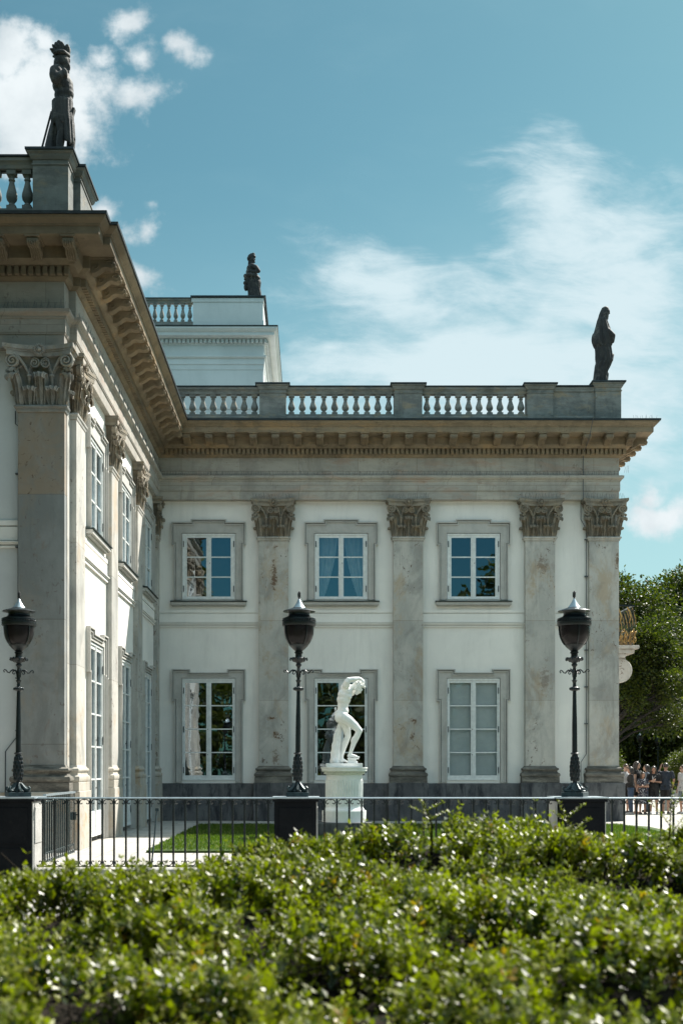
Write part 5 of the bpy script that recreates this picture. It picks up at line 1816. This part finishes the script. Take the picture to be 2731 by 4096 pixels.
def person(x, y, h, face, label, top=BLACK, bottom=('shorts', BLACK), shoe=SHOE, hair=('long', HAIR), skin=SKIN,
           arms=((.16, -.02, .93), (.16, -.02, .93)), hands=None, sleeve=.5, stride=.0, glasses=False, bag=None, lean=0, prints=False, belly=1.0, sex='f'):
    """face: heading angle (0 looks to +X, -90 looks at the camera). arms: elbow targets; hands: hand targets (fwd, side, z) in units of a 1.7 m body"""
    k = h / 1.70
    root = empty('person', (x, y, .002), R(face))
    root.scale = (k, k, k)
    sw = .175 if sex == 'f' else .20
    hipw = .095
    legs = []
    for s in (-1, 1):
        st_ = stride * s
        legs.append([(0, s * hipw, .88), (.015 + st_ * .5, s * (hipw + .005), .48), (-.01 + st_, s * (hipw + .01), .085)])
    sk = MB()
    # trunk
    sk.ball((0, 0, .95), (.115, .155, .12)); sk.ball((0, 0, 1.10), (.10, .13 * belly, .13)); sk.ball((.01, 0, 1.27), (.115, .165 if sex == 'm' else .15, .16)); sk.ball((0, 0, 1.38), (.085, .16, .07))
    sk.chain([(-.005, 0, 1.40), (.012, 0, 1.50)], [.055, .050])
    # head
    hx = .03
    sk.ball((hx - .005, 0, 1.605), (.095, .075, .10)); sk.ball((hx + .03, 0, 1.555), (.062, .058, .075))
    sk.cap((hx + .065, 0, 1.505), .024, (hx + .06, 0, 1.51), .022)
    sk.cap((hx + .090, 0, 1.600), .010, (hx + .107, 0, 1.568), .013)
    sk.cap((hx + .082, -.014, 1.537), .010, (hx + .082, .014, 1.537), .010)
    for s in (-1, 1):
        sk.ball((hx, s * .078, 1.575), (.016, .010, .028), 8, 6)
    for i, s in enumerate((-1, 1)):
        A = arms[i]
        sh = (0, s * sw, 1.385)
        el = (A[0] - .16 + .0, s * (sw + .05 + A[1]), 1.10) if hands is None else None
        if hands is None:
            wr = (el[0] + .05, s * (sw + .06), .86)
        else:
            el = arms[i]; el = (el[0], s * el[1], el[2])
            wr = (hands[i][0], s * hands[i][1], hands[i][2])
        sk.chain([sh, el], [.050, .038]); sk.chain([el, wr], [.036, .025])
        d = (Vector(wr) - Vector(el)).normalized()
        side = d.cross(Vector((0, s, .2))).normalized() if abs(d.y) < .9 else Vector((1, 0, 0))
        nrm_ = d.cross(side).normalized()
        w = Vector(wr)
        sk.cap(w, .026, w + d * .07, .028)
        for q, ln in enumerate((.062, .072, .066, .052)):
            o_ = side * (-.030 + q * .020)
            p0 = w + d * .085 + o_
            p1 = p0 + d * ln * .55 + side * ((q - 1.5) * .004)
            p2 = p1 + (d * .75 + nrm_ * .6) * ln * .45
            sk.chain([p0, p1, p2], [.0095, .009, .008], 6)
        t0 = w + d * .02 - side * .026
        sk.chain([t0, t0 - side * .022 + d * .03, t0 - side * .026 + d * .062], [.012, .010, .009], 6)
        arms_pts = (sh, el, wr)
        if i == 0: a0 = arms_pts
        else: a1 = arms_pts
    for lg in legs:
        sk.chain([lg[0], lg[1]], [.088, .056]); sk.chain([lg[1], lg[2]], [.056, .036])
        sk.ball((lg[1][0] - .022, lg[1][1], .36), (.05, .048, .12))
        sk.chain([(lg[2][0] - .02, lg[2][1], .05), (lg[2][0] + .14, lg[2][1], .035)], [.038, .03])
    obj_of(remesh(sk, .0125, 3, skin, 'body'), 'body', root)
    # upper garment
    g_ = MB()
    g_.ball((0, 0, 1.02), (.135, .175, .14)); g_.ball((0, 0, 1.12), (.122, .152 * belly, .14)); g_.ball((.012, 0, 1.27), (.138, .178 if sex == 'm' else .168, .165)); g_.ball((0, 0, 1.385), (.10, .172, .068))
    for (sh, el, wr) in (a0, a1):
        e = Vector(sh).lerp(Vector(el), min(1, sleeve * 1.3))
        g_.chain([sh, e], [.068, .062 if sleeve < .9 else .052])
        if sleeve > 1: g_.chain([el, wr], [.05, .038])
    if bottom[0] == 'dress':
        loft(g_, [(bottom[2], -.19, .19, .21, 0), (.80, -.165, .165, .19, 0), (1.05, -.125, .13, .15, 0)], 12, .12)
    elif bottom[0] == 'shorts_long':
        g_.box(-.12, .12, -.16, .16, .80, .98)
    obj_of(remesh(g_, .014, 3, top, 'shirt' if bottom[0] != 'dress' else 'dress'), 'shirt' if bottom[0] != 'dress' else 'dress', root)
    if bottom[0] != 'dress':
        g_ = MB(); g_.ball((0, 0, .93), (.130, .168, .13))
        zb = {'shorts': .60, 'shorts_long': .52, 'jeans': .10}[bottom[0]]
        for lg in legs:
            if zb > .48:
                f_ = (.88 - zb) / .40
                e = Vector(lg[0]).lerp(Vector(lg[1]), min(1, f_))
                g_.chain([lg[0], e], [.105, .088])
            else:
                g_.chain([lg[0], lg[1], (lg[2][0], lg[2][1], .12)], [.102, .072, .056])
        obj_of(remesh(g_, .014, 3, bottom[1], 'trousers'), 'trousers', root)
    for lg in legs:
        s_ = MB(); s_.chain([(lg[2][0] - .035, lg[2][1], .045), (lg[2][0] + .06, lg[2][1], .042), (lg[2][0] + .15, lg[2][1], .032)], [.044, .046, .032])
        s_.box(lg[2][0] - .075, lg[2][0] + .18, lg[2][1] - .04, lg[2][1] + .04, 0, .022)
        obj_of(remesh(s_, .01, 2, shoe, 'shoe'), 'shoe', root)
    # hair
    hm = MB()
    hm.ball((hx - .020, 0, 1.628), (.100, .086, .095))
    if hair[0] == 'long':
        hm.chain([(hx - .06, -.04, 1.62), (hx - .085, -.05, 1.50), (hx - .10, -.05, 1.36), (hx - .09, -.04, 1.22)], [.06, .062, .06, .04])
        hm.chain([(hx - .06, .04, 1.62), (hx - .085, .05, 1.50), (hx - .10, .05, 1.36), (hx - .09, .04, 1.22)], [.06, .062, .06, .04])
        for s in (-1, 1): hm.chain([(hx + .0, s * .07, 1.62), (hx - .01, s * .085, 1.50), (hx - .0, s * .09, 1.38)], [.035, .03, .022])
    elif hair[0] == 'bob':
        for s in (-1, 1): hm.chain([(hx - .0, s * .062, 1.62), (hx - .02, s * .075, 1.53), (hx - .03, s * .07, 1.47)], [.045, .045, .03])
        hm.chain([(hx - .07, 0, 1.62), (hx - .085, 0, 1.50)], [.07, .06])
    elif hair[0] == 'up':
        hm.chain([(hx - .07, 0, 1.62), (hx - .10, 0, 1.56), (hx - .09, 0, 1.48)], [.06, .055, .03])
    cut = remesh(hm, .012, 2, hair[1], 'hair')
    obj_of(cut, 'hair', root)
    if glasses:
        gm_ = MB()
        for s in (-1, 1): gm_.ball((hx + .098, s * .032, 1.585), (.008, .028, .020), 10, 6)
        gm_.box(hx + .094, hx + .102, -.012, .012, 1.585, 1.592)
        for s in (-1, 1): gm_.tube([(hx + .09, s * .06, 1.588), (hx, s * .082, 1.592)], .004, 5)
        gm_.build('sunglasses', BLACK, root)
    if prints:
        p_ = MB()
        def stroke(a, c, w_):
            a = Vector(a); c = Vector(c); d = (c - a).normalized(); n_ = Vector((-d.y, d.x)) * w_ / 2
            q = [a + n_, a - n_, c - n_, c + n_]
            p_.add([(.1565 - .35 * (pp.x ** 2) * 2, pp.x, pp.y) for pp in q], [(0, 1, 2, 3)])
        stroke((-.045, 1.18), (-.045, 1.36), .024); stroke((-.05, 1.265), (.06, 1.36), .016); stroke((-.03, 1.28), (.06, 1.18), .022)
        for xx in (-.045, .06): stroke((xx - .02, 1.36), (xx + .02, 1.36), .010); stroke((xx - .02, 1.18), (xx + .02, 1.18), .010)
        # letter faces outwards; mirrored so that it reads correctly from the front
        p_.v = [(a_, -b__, c_) for a_, b__, c_ in p_.v] if False else p_.v
        p_.build('shirt_letter', WHITE, root)
    if bag:
        bb = MB(); bb.box(-.05, .06, bag * .2, bag * .30, .92, 1.12)
        bb.tube([(0, bag * .22, 1.1), (.05, bag * .12, 1.3), (0, -bag * .12, 1.42)], .01, 5)
        bb.build('bag', BLACK, root)
    tag(root, label, 'person', 'visitors standing beyond the right end of the palace')
    return root


def at(px, py, Y):
    return ((px - 1250) / 4766 * Y, 1.6 - (py - 3070) / 4766 * Y)
def zx(X, Y, o=2440, k=4.705):
    return at(o + X / k, 0, Y)[0]
YPP = 40.8
hold = [(.02, .24, 1.13), (.02, .24, 1.13)]
front2 = [(.24, .05, 1.18), (.24, .05, 1.20)]
person(zx(285, YPP + .6), YPP + .6, 1.70, -60, 'person in dark clothes half hidden behind the palace corner, short fair hair and glasses', top=WHITE, bottom=('shorts', BLACK), hair=('short', BHAIR), skin=SKIN2, glasses=True, sex='m')
person(zx(388, YPP - .5), YPP - .5, 1.60, 175, 'person with black bobbed hair in black top and blue jeans, nearest the palace corner', top=BLACK, bottom=('jeans', JEANS), hair=('bob', HAIR), sleeve=1.2,
       arms=hold, hands=[(.22, .10, 1.02), (.22, .12, 1.04)], shoe=SHOEW)
person(zx(490, YPP), YPP, 1.78, -25, 'tall person in sleeveless black dress and sunglasses, long dark hair', top=BLACK, bottom=('dress', BLACK, .60), hair=('long', HAIR), glasses=True, sleeve=.15, skin=SKIN2, shoe=SKIN)
person(zx(610, YPP - .3), YPP - .3, 1.42, -80, 'child in a spotted dress with arms folded, between the black dress and the lettered shirt', top=SPOT, bottom=('dress', SPOT, .42), hair=('bob', BHAIR), sleeve=.4,
       arms=[(.03, .22, 1.12), (.03, .22, 1.12)], hands=[(.20, -.02, 1.12), (.20, -.04, 1.16)])
person(zx(690, YPP + 1.8), YPP + 1.8, 1.68, 170, 'person with long black hair in grey blue top, standing behind the others', top=GREYB, bottom=('jeans', JEANS), hair=('bob', HAIR), sleeve=.5)
person(zx(820, YPP - .1), YPP - .1, 1.62, -105, 'person in black shirt with a big white letter, hands held together, long dark hair', top=BLACK, bottom=('shorts', BLACK), hair=('long', HAIR), sleeve=.55,
       arms=[(.03, .24, 1.14), (.03, .24, 1.14)], hands=[(.20, .06, 1.20), (.22, .02, 1.17)], prints=True, shoe=SHOEW, stride=.06)
person(zx(1045, YPP - .1), YPP - .1, 1.73, 60, 'person seen from behind in dark blue shirt and black shorts, one hand raised', top=NAVY, bottom=('shorts_long', BLACK), hair=('short', HAIR), sleeve=.5, sex='m',
       arms=[(.05, .26, 1.14), (.12, .30, 1.30)], hands=[(.15, .20, .95), (.22, .22, 1.58)], stride=.08)
person(zx(1370, YPP - .1), YPP - .1, 1.66, 200, 'person in white top and pale shorts cut off by the right picture edge', top=WHITE, bottom=('shorts_long', LSHORT), hair=('up', BHAIR), glasses=True, sleeve=.5, shoe=SHOEW, skin=SKIN2)

# folding barrier with pale slanted boards, and a far fence
br_ = empty('barrier', (zx(1190, 44), 44, 0))
fb = MB()
for s in (0, .5, 1.0):
    fb.prism([(-.2 + s, .05), (-.05 + s, .05), (.35 + s, .95), (.2 + s, .95)], -.03, .0, 'y')
fb.build('slanted_board', M['side_stone'], br_)
fb = MB().box(-.3, 1.5, -.0, .05, .93, 1.0); fb.box(-.3, 1.5, 0, .05, .45, .50); fb.box(-.25, -.2, -.3, .3, 0, .95); fb.box(1.4, 1.45, -.3, .3, 0, .95)
fb.build('frame', M['iron'], br_)
tag(br_, 'barrier of pale slanted boards on dark frame between the people at right', 'barrier')
ff = empty('park_fence', (12, 58, 0))
fb = MB().box(0, 14, -.02, .02, 1.05, 1.10); fb.box(0, 14, -.02, .02, .15, .19)
for i in range(100): fb.box(.07 + .14 * i - .008, .07 + .14 * i + .008, -.008, .008, 0, 1.05)
fb.build('fence_panel', M['iron'], ff)
tag(ff, 'low dark iron fence across the park behind the visitors', 'fence')

# ------------------------------------------------------------------ trees
def tree(name, label, x, y, h, blobs, nleaf, size, group, trunk_r=.28, seed=0, lean=0, cat='tree', tint=(0, 1), low=0.0):
    """blobs: (cx, cy, cz, rx, ry, rz) in metres from the foot"""
    r_ = np.random.default_rng(seed + 11)
    root = empty(name, (x, y, 0))
    tr = MB()
    topz = max(b_[2] for b_ in blobs)
    if trunk_r:
        tr.tube([(0, 0, 0), (.1, 0, h * .2), (-.05 + lean * .3, .1, h * .45), (lean, 0, topz)], [trunk_r, trunk_r * .8, trunk_r * .6, trunk_r * .2], 10)
        for b_ in blobs:
            z0 = h * .25 + r_.uniform(0, h * .15)
            p0 = Vector((0, 0, min(z0, b_[2] * .8))); p1 = Vector(b_[:3])
            mid = p0.lerp(p1, .5) + Vector((r_.uniform(-.3, .3), r_.uniform(-.3, .3), .3))
            tr.tube([p0, mid, p1], [trunk_r * .4, trunk_r * .25, trunk_r * .1], 6)
            for q in range(5):
                e = p1 + Vector(tuple(r_.normal(0, 1, 3))) * .5 * b_[3]
                tr.tube([mid.lerp(p1, .6), (mid.lerp(p1, .6)).lerp(e, .6), e], [trunk_r * .13, trunk_r * .07, .01], 5)
        tr.build('trunk', M['bark'], root, smooth=60)
    P_ = []; D_ = []
    vol = np.array([b_[3] * b_[4] * b_[5] for b_ in blobs]) ** .75
    cnt = (vol / vol.sum() * nleaf / 26).astype(int) + 1
    for b_, c in zip(blobs, cnt):
        u = unit(r_.normal(0, 1, (c, 3)))
        rad = r_.uniform(.3, 1, c) ** .3
        rad *= 1 + .16 * np.sin(u[:, 0] * 7 + seed) * np.sin(u[:, 2] * 9 + b_[0]) + .12 * r_.normal(0, 1, c)
        cc = np.array(b_[:3]) + u * rad[:, None] * np.array(b_[3:])
        # clumps of leaves round each spray centre
        k = 26
        off = r_.normal(0, 1, (c, k, 3)) * np.array([1, 1, .55]) * (size * 2.0)
        pp = cc[:, None] + off
        dd_ = unit(off + u[:, None] * size * 1.5 + r_.normal(0, .6, (c, k, 3)) * size + np.array([0, 0, -.5 * size]))
        P_.append(pp.reshape(-1, 3)); D_.append(dd_.reshape(-1, 3))
    P_ = np.concatenate(P_); D_ = np.concatenate(D_)
    ok = P_[:, 2] > low + (1.6 * np.sin(P_[:, 0] * 1.9 + seed) + 1.1 * np.sin(P_[:, 0] * 4.7 + P_[:, 1])) * (low > 0)
    P_ = P_[ok]; D_ = D_[ok]
    n = len(P_)
    S_ = unit(np.cross(D_, r_.normal(0, 1, (n, 3)) + np.array([0, 0, .2])))
    me = leaf_mesh('crown', P_, D_, S_, r_.uniform(.8, 1.5, n) * size, r_.uniform(.5, .9, n) * size, M['tree_leaf'], np.clip(r_.uniform(tint[0], tint[1], n), 0, 1))
    obj_of(me, 'crown', root)
    tag(root, label, cat, group)
    return root


def crown(h, w, seed, n=14, z0=.25):
    r_ = np.random.default_rng(seed)
    out_ = []
    for i in range(n):
        f = r_.uniform(z0, .92)
        rr = w * math.sqrt(max(.05, 1 - ((f - .52) / .5) ** 2))
        a = r_.uniform(0, 6.28); q = r_.uniform(.1, .85)
        s = r_.uniform(.28, .45) * w
        out_.append((rr * q * math.cos(a), rr * q * math.sin(a), h * f, s, s, s * .8))
    out_.append((0, 0, h * .93, w * .3, w * .3, w * .3))
    return out_


tg = 'park trees beyond the right end of the palace'
tree('park_tree', 'broad leafy tree just right of the palace corner, sky above its ragged top', 18.0, 72, 12.3, crown(12.9, 4.4, 1, 26, .34), 56000, .19, tg, seed=1, low=4.6)
tree('park_tree', 'tall dark tree at the right picture edge, its crown highest against the sky', 24.3, 76, 15.5, crown(14.2, 4.5, 2, 24, .34), 46000, .20, tg, seed=2, low=4.6)
tree('park_tree', 'leafy tree with hanging sunlit branches above the distant lamps', 16.0, 66, 9.4, [(q0 + 2.9, q1, q2, q3, q4, q5) for (q0, q1, q2, q3, q4, q5) in crown(9.8, 2.7, 3, 16, .42)], 30000, .16, tg, seed=3, low=4.6)
tree('park_tree', 'dark shaded tree behind the gap between the two higher crowns', 30.5, 94, 14, crown(14, 6.8, 4, 26, .04), 46000, .27, tg, seed=4)
tree('park_tree', 'dark shaded tree furthest left, mostly hidden behind the palace wall', 26, 99, 13, crown(13, 6.8, 5, 26, .04), 42000, .28, tg, seed=5)
bg_ = 'bushes at the edge of the park trees'
tree('shrub', 'bright green shrub close to the palace corner behind the visitors', 14.45, 58, 2.4, [(0, 0, 1.2, .55, .8, .9), (.0, 0, 1.8, .5, .6, .6), (-.8, .2, 1.0, .7, .9, .9)], 9000, .075, bg_, .05, 6, cat='shrub', tint=(.2, 1))
tree('shrub', 'rounded bright green shrub at the right picture edge behind the visitors', 17.75, 56, 2.7, [(0, 0, 1.5, .85, .9, 1.0), (.9, 0, 1.7, .9, 1.0, 1.1), (-.4, .2, 1.7, .5, .6, .5)], 14000, .08, bg_, .05, 7, cat='shrub', tint=(.2, 1))
# far wood closing the horizon and the park behind the camera (seen in the window panes)
def wood(name, spots, nleaf, size, h, w, seed):
    r_ = np.random.default_rng(seed)
    P_ = []
    for (x, y, hh) in spots:
        n = nleaf
        u = unit(r_.normal(0, 1, (n, 3)))
        rad = r_.uniform(.5, 1, n) ** .5 * (1 + .2 * np.sin(u[:, 0] * 6 + x) * np.sin(u[:, 2] * 7 + y))
        P_.append(np.array([x, y, hh * .52]) + u * rad[:, None] * np.array([w, w, hh * .52]))
    P_ = np.concatenate(P_); P_ = P_[P_[:, 2] > .1]
    n = len(P_)
    D_ = unit(r_.normal(0, 1, (n, 3)) + np.array([0, 0, -.4])); S_ = unit(np.cross(D_, r_.normal(0, 1, (n, 3))))
    me = leaf_mesh(name, P_, D_, S_, r_.uniform(.8, 1.5, n) * size, r_.uniform(.5, .9, n) * size, M['tree_leaf'], r_.uniform(0, 1, n))
    tag(obj_of(me, name), kind='stuff')
wood('far_wood', [(x, 118 + 6 * math.sin(x), 13 + 2 * math.sin(x * .7)) for x in range(10, 95, 7)], 4200, .55, 12, 6.5, 21)
wood('park_wood', [(x, -26 + 4 * math.sin(x * 1.3), 8.8 + 1.2 * math.sin(x * .9)) for x in range(-48, 60, 6)], 2600, .5, 9, 5, 22)
wood('sky_blocker_foliage', [(-11, 10, 17), (-13, 3, 16), (-17, 12, 18)], 9000, .5, 14, 4.6, 26)  # unseen trees added to keep sky light off the near wing
wood('sky_blocker_foliage', [(-8.7, 13.6, 19), (-9.2, 8, 19)], 11000, .5, 14, 3.4, 27)  # two more crowns added out of view to darken the near wing
wood('tall_tree_mass', [(11.5, -25, 15.5), (16, -24, 17)], 5000, .5, 14, 4.0, 23)
wood('side_wood', [(34 + 3 * math.sin(y), y, 13) for y in range(-20, 60, 8)] + [(-40, y, 13) for y in range(-20, 40, 9)], 2200, .6, 12, 6, 24)

# ------------------------------------------------------------------ hedges
def fbm(x, y, seed, base=1.0, oct=4):
    r_ = np.random.default_rng(seed)
    o = np.zeros_like(x); amp = 1.0
    for k in range(oct):
        for j in range(3):
            a = r_.uniform(0, 6.28); f = base * 2 ** k * r_.uniform(.8, 1.3)
            o += amp * np.sin((x * math.cos(a) + y * math.sin(a)) * f + r_.uniform(0, 6.28)) / 3
        amp *= .5
    return o


def hedge(label, x0, x1, y0, y1, hfun, nshoot, seed, lsize=1.0, deep=.35, name='hedge'):
    r_ = np.random.default_rng(seed)
    root = empty(name, ((x0 + x1) / 2, (y0 + y1) / 2, 0))
    O = np.array([(x0 + x1) / 2, (y0 + y1) / 2, 0])
    n = nshoot
    # denser towards the viewer-facing side
    X = r_.uniform(x0, x1, n); Y = r_.uniform(y0, y1, n)
    Z = hfun(X, Y)
    dens = fbm(X * 1.0, Y * 1.3, seed + 5, 6.5, 3)
    deepset = r_.random(n) < .17
    keep = (dens + r_.normal(0, .22, n) > .16) | deepset | ((Y > y1 - .55) & (r_.random(n) < .8))
    X, Y, Z, deepset = X[keep], Y[keep], Z[keep], deepset[keep]; n = len(X)
    dz = r_.exponential(.05, n) * (deep / .35) + np.where(deepset & (Y < y1 - .5), .13, 0)
    e = .05
    gxn = -(hfun(X + e, Y) - hfun(X - e, Y)) / (2 * e); gyn = -(hfun(X, Y + e) - hfun(X, Y - e)) / (2 * e)
    nr = unit(np.stack([gxn, gyn, np.ones(n)], 1))
    D = unit(nr * .8 + np.array([0, -.05, .45]) + r_.normal(0, .42, (n, 3)))
    Lh = r_.uniform(.08, .19, n) * lsize
    tall = r_.random(n) > .95
    Lh[tall] *= 1.55; D[tall] = unit(D[tall] + np.array([0, 0, 1.2]))
    B = np.stack([X, Y, Z - dz], 1) - D * Lh[:, None] * .7
    K = 7
    t = (np.arange(K) + .6) / K
    spine = B[:, None] + D[:, None] * (Lh[:, None] * t[None])[:, :, None]
    bend = r_.normal(0, .12, (n, 1, 3)) * (t[None, :, None] ** 2) * Lh[:, None, None]
    spine = spine + bend
    perp = unit(np.cross(D, r_.normal(0, 1, (n, 3))))
    perp2 = np.cross(D, perp)
    P_ = []; Dd = []; Ss = []; T_ = []; Sz = []
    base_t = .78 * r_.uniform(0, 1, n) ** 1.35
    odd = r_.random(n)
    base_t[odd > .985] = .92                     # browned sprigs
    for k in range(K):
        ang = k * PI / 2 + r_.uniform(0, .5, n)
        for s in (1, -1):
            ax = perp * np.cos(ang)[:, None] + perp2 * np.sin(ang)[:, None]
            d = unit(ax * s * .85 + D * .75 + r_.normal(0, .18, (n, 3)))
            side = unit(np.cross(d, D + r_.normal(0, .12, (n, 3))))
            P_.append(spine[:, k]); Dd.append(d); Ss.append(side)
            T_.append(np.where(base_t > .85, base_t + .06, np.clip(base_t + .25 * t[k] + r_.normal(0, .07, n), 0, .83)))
            Sz.append(np.full(n, (1.15 - .5 * t[k])))
    tip = len(P_)
    P_ = np.concatenate(P_); Dd = np.concatenate(Dd); Ss = np.concatenate(Ss); T_ = np.concatenate(T_); Sz = np.concatenate(Sz)
    N = len(P_)
    ln = r_.uniform(.028, .058, N) * Sz * lsize
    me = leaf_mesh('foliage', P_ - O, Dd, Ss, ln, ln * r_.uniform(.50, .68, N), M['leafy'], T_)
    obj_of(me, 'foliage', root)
    # dense shaded branchwork under the leaves
    tw = MB()
    sel = r_.choice(n, min(n, 4200), replace=False)
    for i in sel:
        a = Vector(B[i] - O) - Vector(D[i]) * .12; c = Vector(spine[i, -1] - O)
        tw.tube([a, Vector(B[i] - O), c], [.0035, .003, .0012], 3)
    # dark sheet standing in for the shade inside the hedge
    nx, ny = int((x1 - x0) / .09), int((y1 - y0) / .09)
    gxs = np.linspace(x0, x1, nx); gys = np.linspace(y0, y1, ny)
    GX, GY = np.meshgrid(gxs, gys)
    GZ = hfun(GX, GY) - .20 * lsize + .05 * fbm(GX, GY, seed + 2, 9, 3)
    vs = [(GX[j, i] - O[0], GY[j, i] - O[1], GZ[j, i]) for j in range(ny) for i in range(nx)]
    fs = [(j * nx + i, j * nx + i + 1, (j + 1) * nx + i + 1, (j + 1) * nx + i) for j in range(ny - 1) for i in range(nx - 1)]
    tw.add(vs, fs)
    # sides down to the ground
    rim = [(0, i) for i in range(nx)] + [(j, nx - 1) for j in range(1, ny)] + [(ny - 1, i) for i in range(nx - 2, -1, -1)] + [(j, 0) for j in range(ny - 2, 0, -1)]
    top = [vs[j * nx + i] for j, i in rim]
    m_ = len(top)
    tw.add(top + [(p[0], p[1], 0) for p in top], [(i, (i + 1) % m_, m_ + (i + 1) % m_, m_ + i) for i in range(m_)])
    tw.build('twigs_and_inner_shade', M['twig'], root)
    tag(root, label, 'hedge')
    return root


def h_front(X, Y):
    f = np.clip((Y - 2.2) / 3.6, 0, 1)
    z = .80 + .32 * f ** .8
    z = z - .10 * np.clip((X + .2) * .6, 0, 1) * np.clip((Y - 4.3) / 1.2, 0, 1)
    z = z + .045 * fbm(X, Y, 3, 3.1, 3) + .06 * fbm(X, Y, 4, 7.5, 2) + .005 * np.clip((Y - 5) / .5, 0, 1)
    return z


def h_back(X, Y):
    ridge = -.045 + np.interp(X, [-.9, -.45, -.1, .25, .6, 1.0, 1.4, 1.75, 2.2, 3.0, 4.5], [.75, 1.15, 1.215, 1.26, 1.33, 1.355, 1.30, 1.245, 1.235, 1.25, 1.2])
    c = 1 - ((Y - 6.6) / 1.0) ** 2
    z = ridge - .42 * (1 - np.clip(c, 0, 1)) ** 1.2
    return z + .04 * fbm(X, Y, 13, 3.5, 3) + .06 * fbm(X, Y, 14, 7.5, 2)


hedge('long clipped privet hedge filling the foreground, nearest the camera', -2.6, 2.9, 2.2, 5.75, h_front, 17000, 31)
hedge('taller rounded hedge mound behind the foreground hedge on the right', -.9, 4.4, 5.7, 7.6, h_back, 10500, 32)
# long shoots rising from the hedge
def shoot(label, x, y, z0, z1, lean, seed):
    r_ = np.random.default_rng(seed)
    root = empty('shrub_shoot', (x, y, 0))
    H = z1 - z0
    tw = MB().tube([(0, 0, .3), (0, 0, z0), (lean * .4, 0, z0 + H * .5), (lean, .02, z1)], [.008, .006, .004, .0015], 5)
    P_ = []; D_ = []; n = 34
    for q in range(4):
        base = Vector((lean * .15 * q, 0, z0 + H * .18 * q))
        for i in range(n):
            t = i / n
            p = np.array([lean * t, 0, z0 + H * t]) if q == 0 else np.array(base) + np.array([(.10 if q % 2 else -.10) * t, .03 * t, H * .35 * t])
            P_.append(p); a = i * 2.4
            D_.append(np.array([math.cos(a), math.sin(a), .55]))
        if q: tw.tube([base, base + Vector(((.10 if q % 2 else -.10), .03, H * .35))], [.003, .001], 4)
    tw.build('stem', M['twig'], root)
    P_ = np.array(P_); D_ = unit(np.array(D_) + r_.normal(0, .2, (len(P_), 3)))
    S_ = unit(np.cross(D_, np.array([0, 0, 1.0]) + r_.normal(0, .2, (len(P_), 3))))
    me = leaf_mesh('foliage', P_, D_, S_, r_.uniform(.016, .028, len(P_)), r_.uniform(.008, .013, len(P_)), M['leafy'], r_.uniform(.2, .84, len(P_)))
    obj_of(me, 'foliage', root)
    tag(root, label, 'shoot', 'long shoots above the hedge')
shoot('tall thin leafy shoot at far right in front of the railing and visitors', 1.94, 6.5, 1.15, 1.52, .03, 1)
shoot('leafy shoot leaning left in front of the right lamp block', 1.46, 6.6, 1.20, 1.42, -.10, 2)
shoot('short shoot rising above the hedge mound right of the statue', .66, 6.6, 1.28, 1.42, -.06, 3)
shoot('small leafy shoot at the far left in front of the dark block', -1.70, 5.6, 1.0, 1.20, .05, 4)
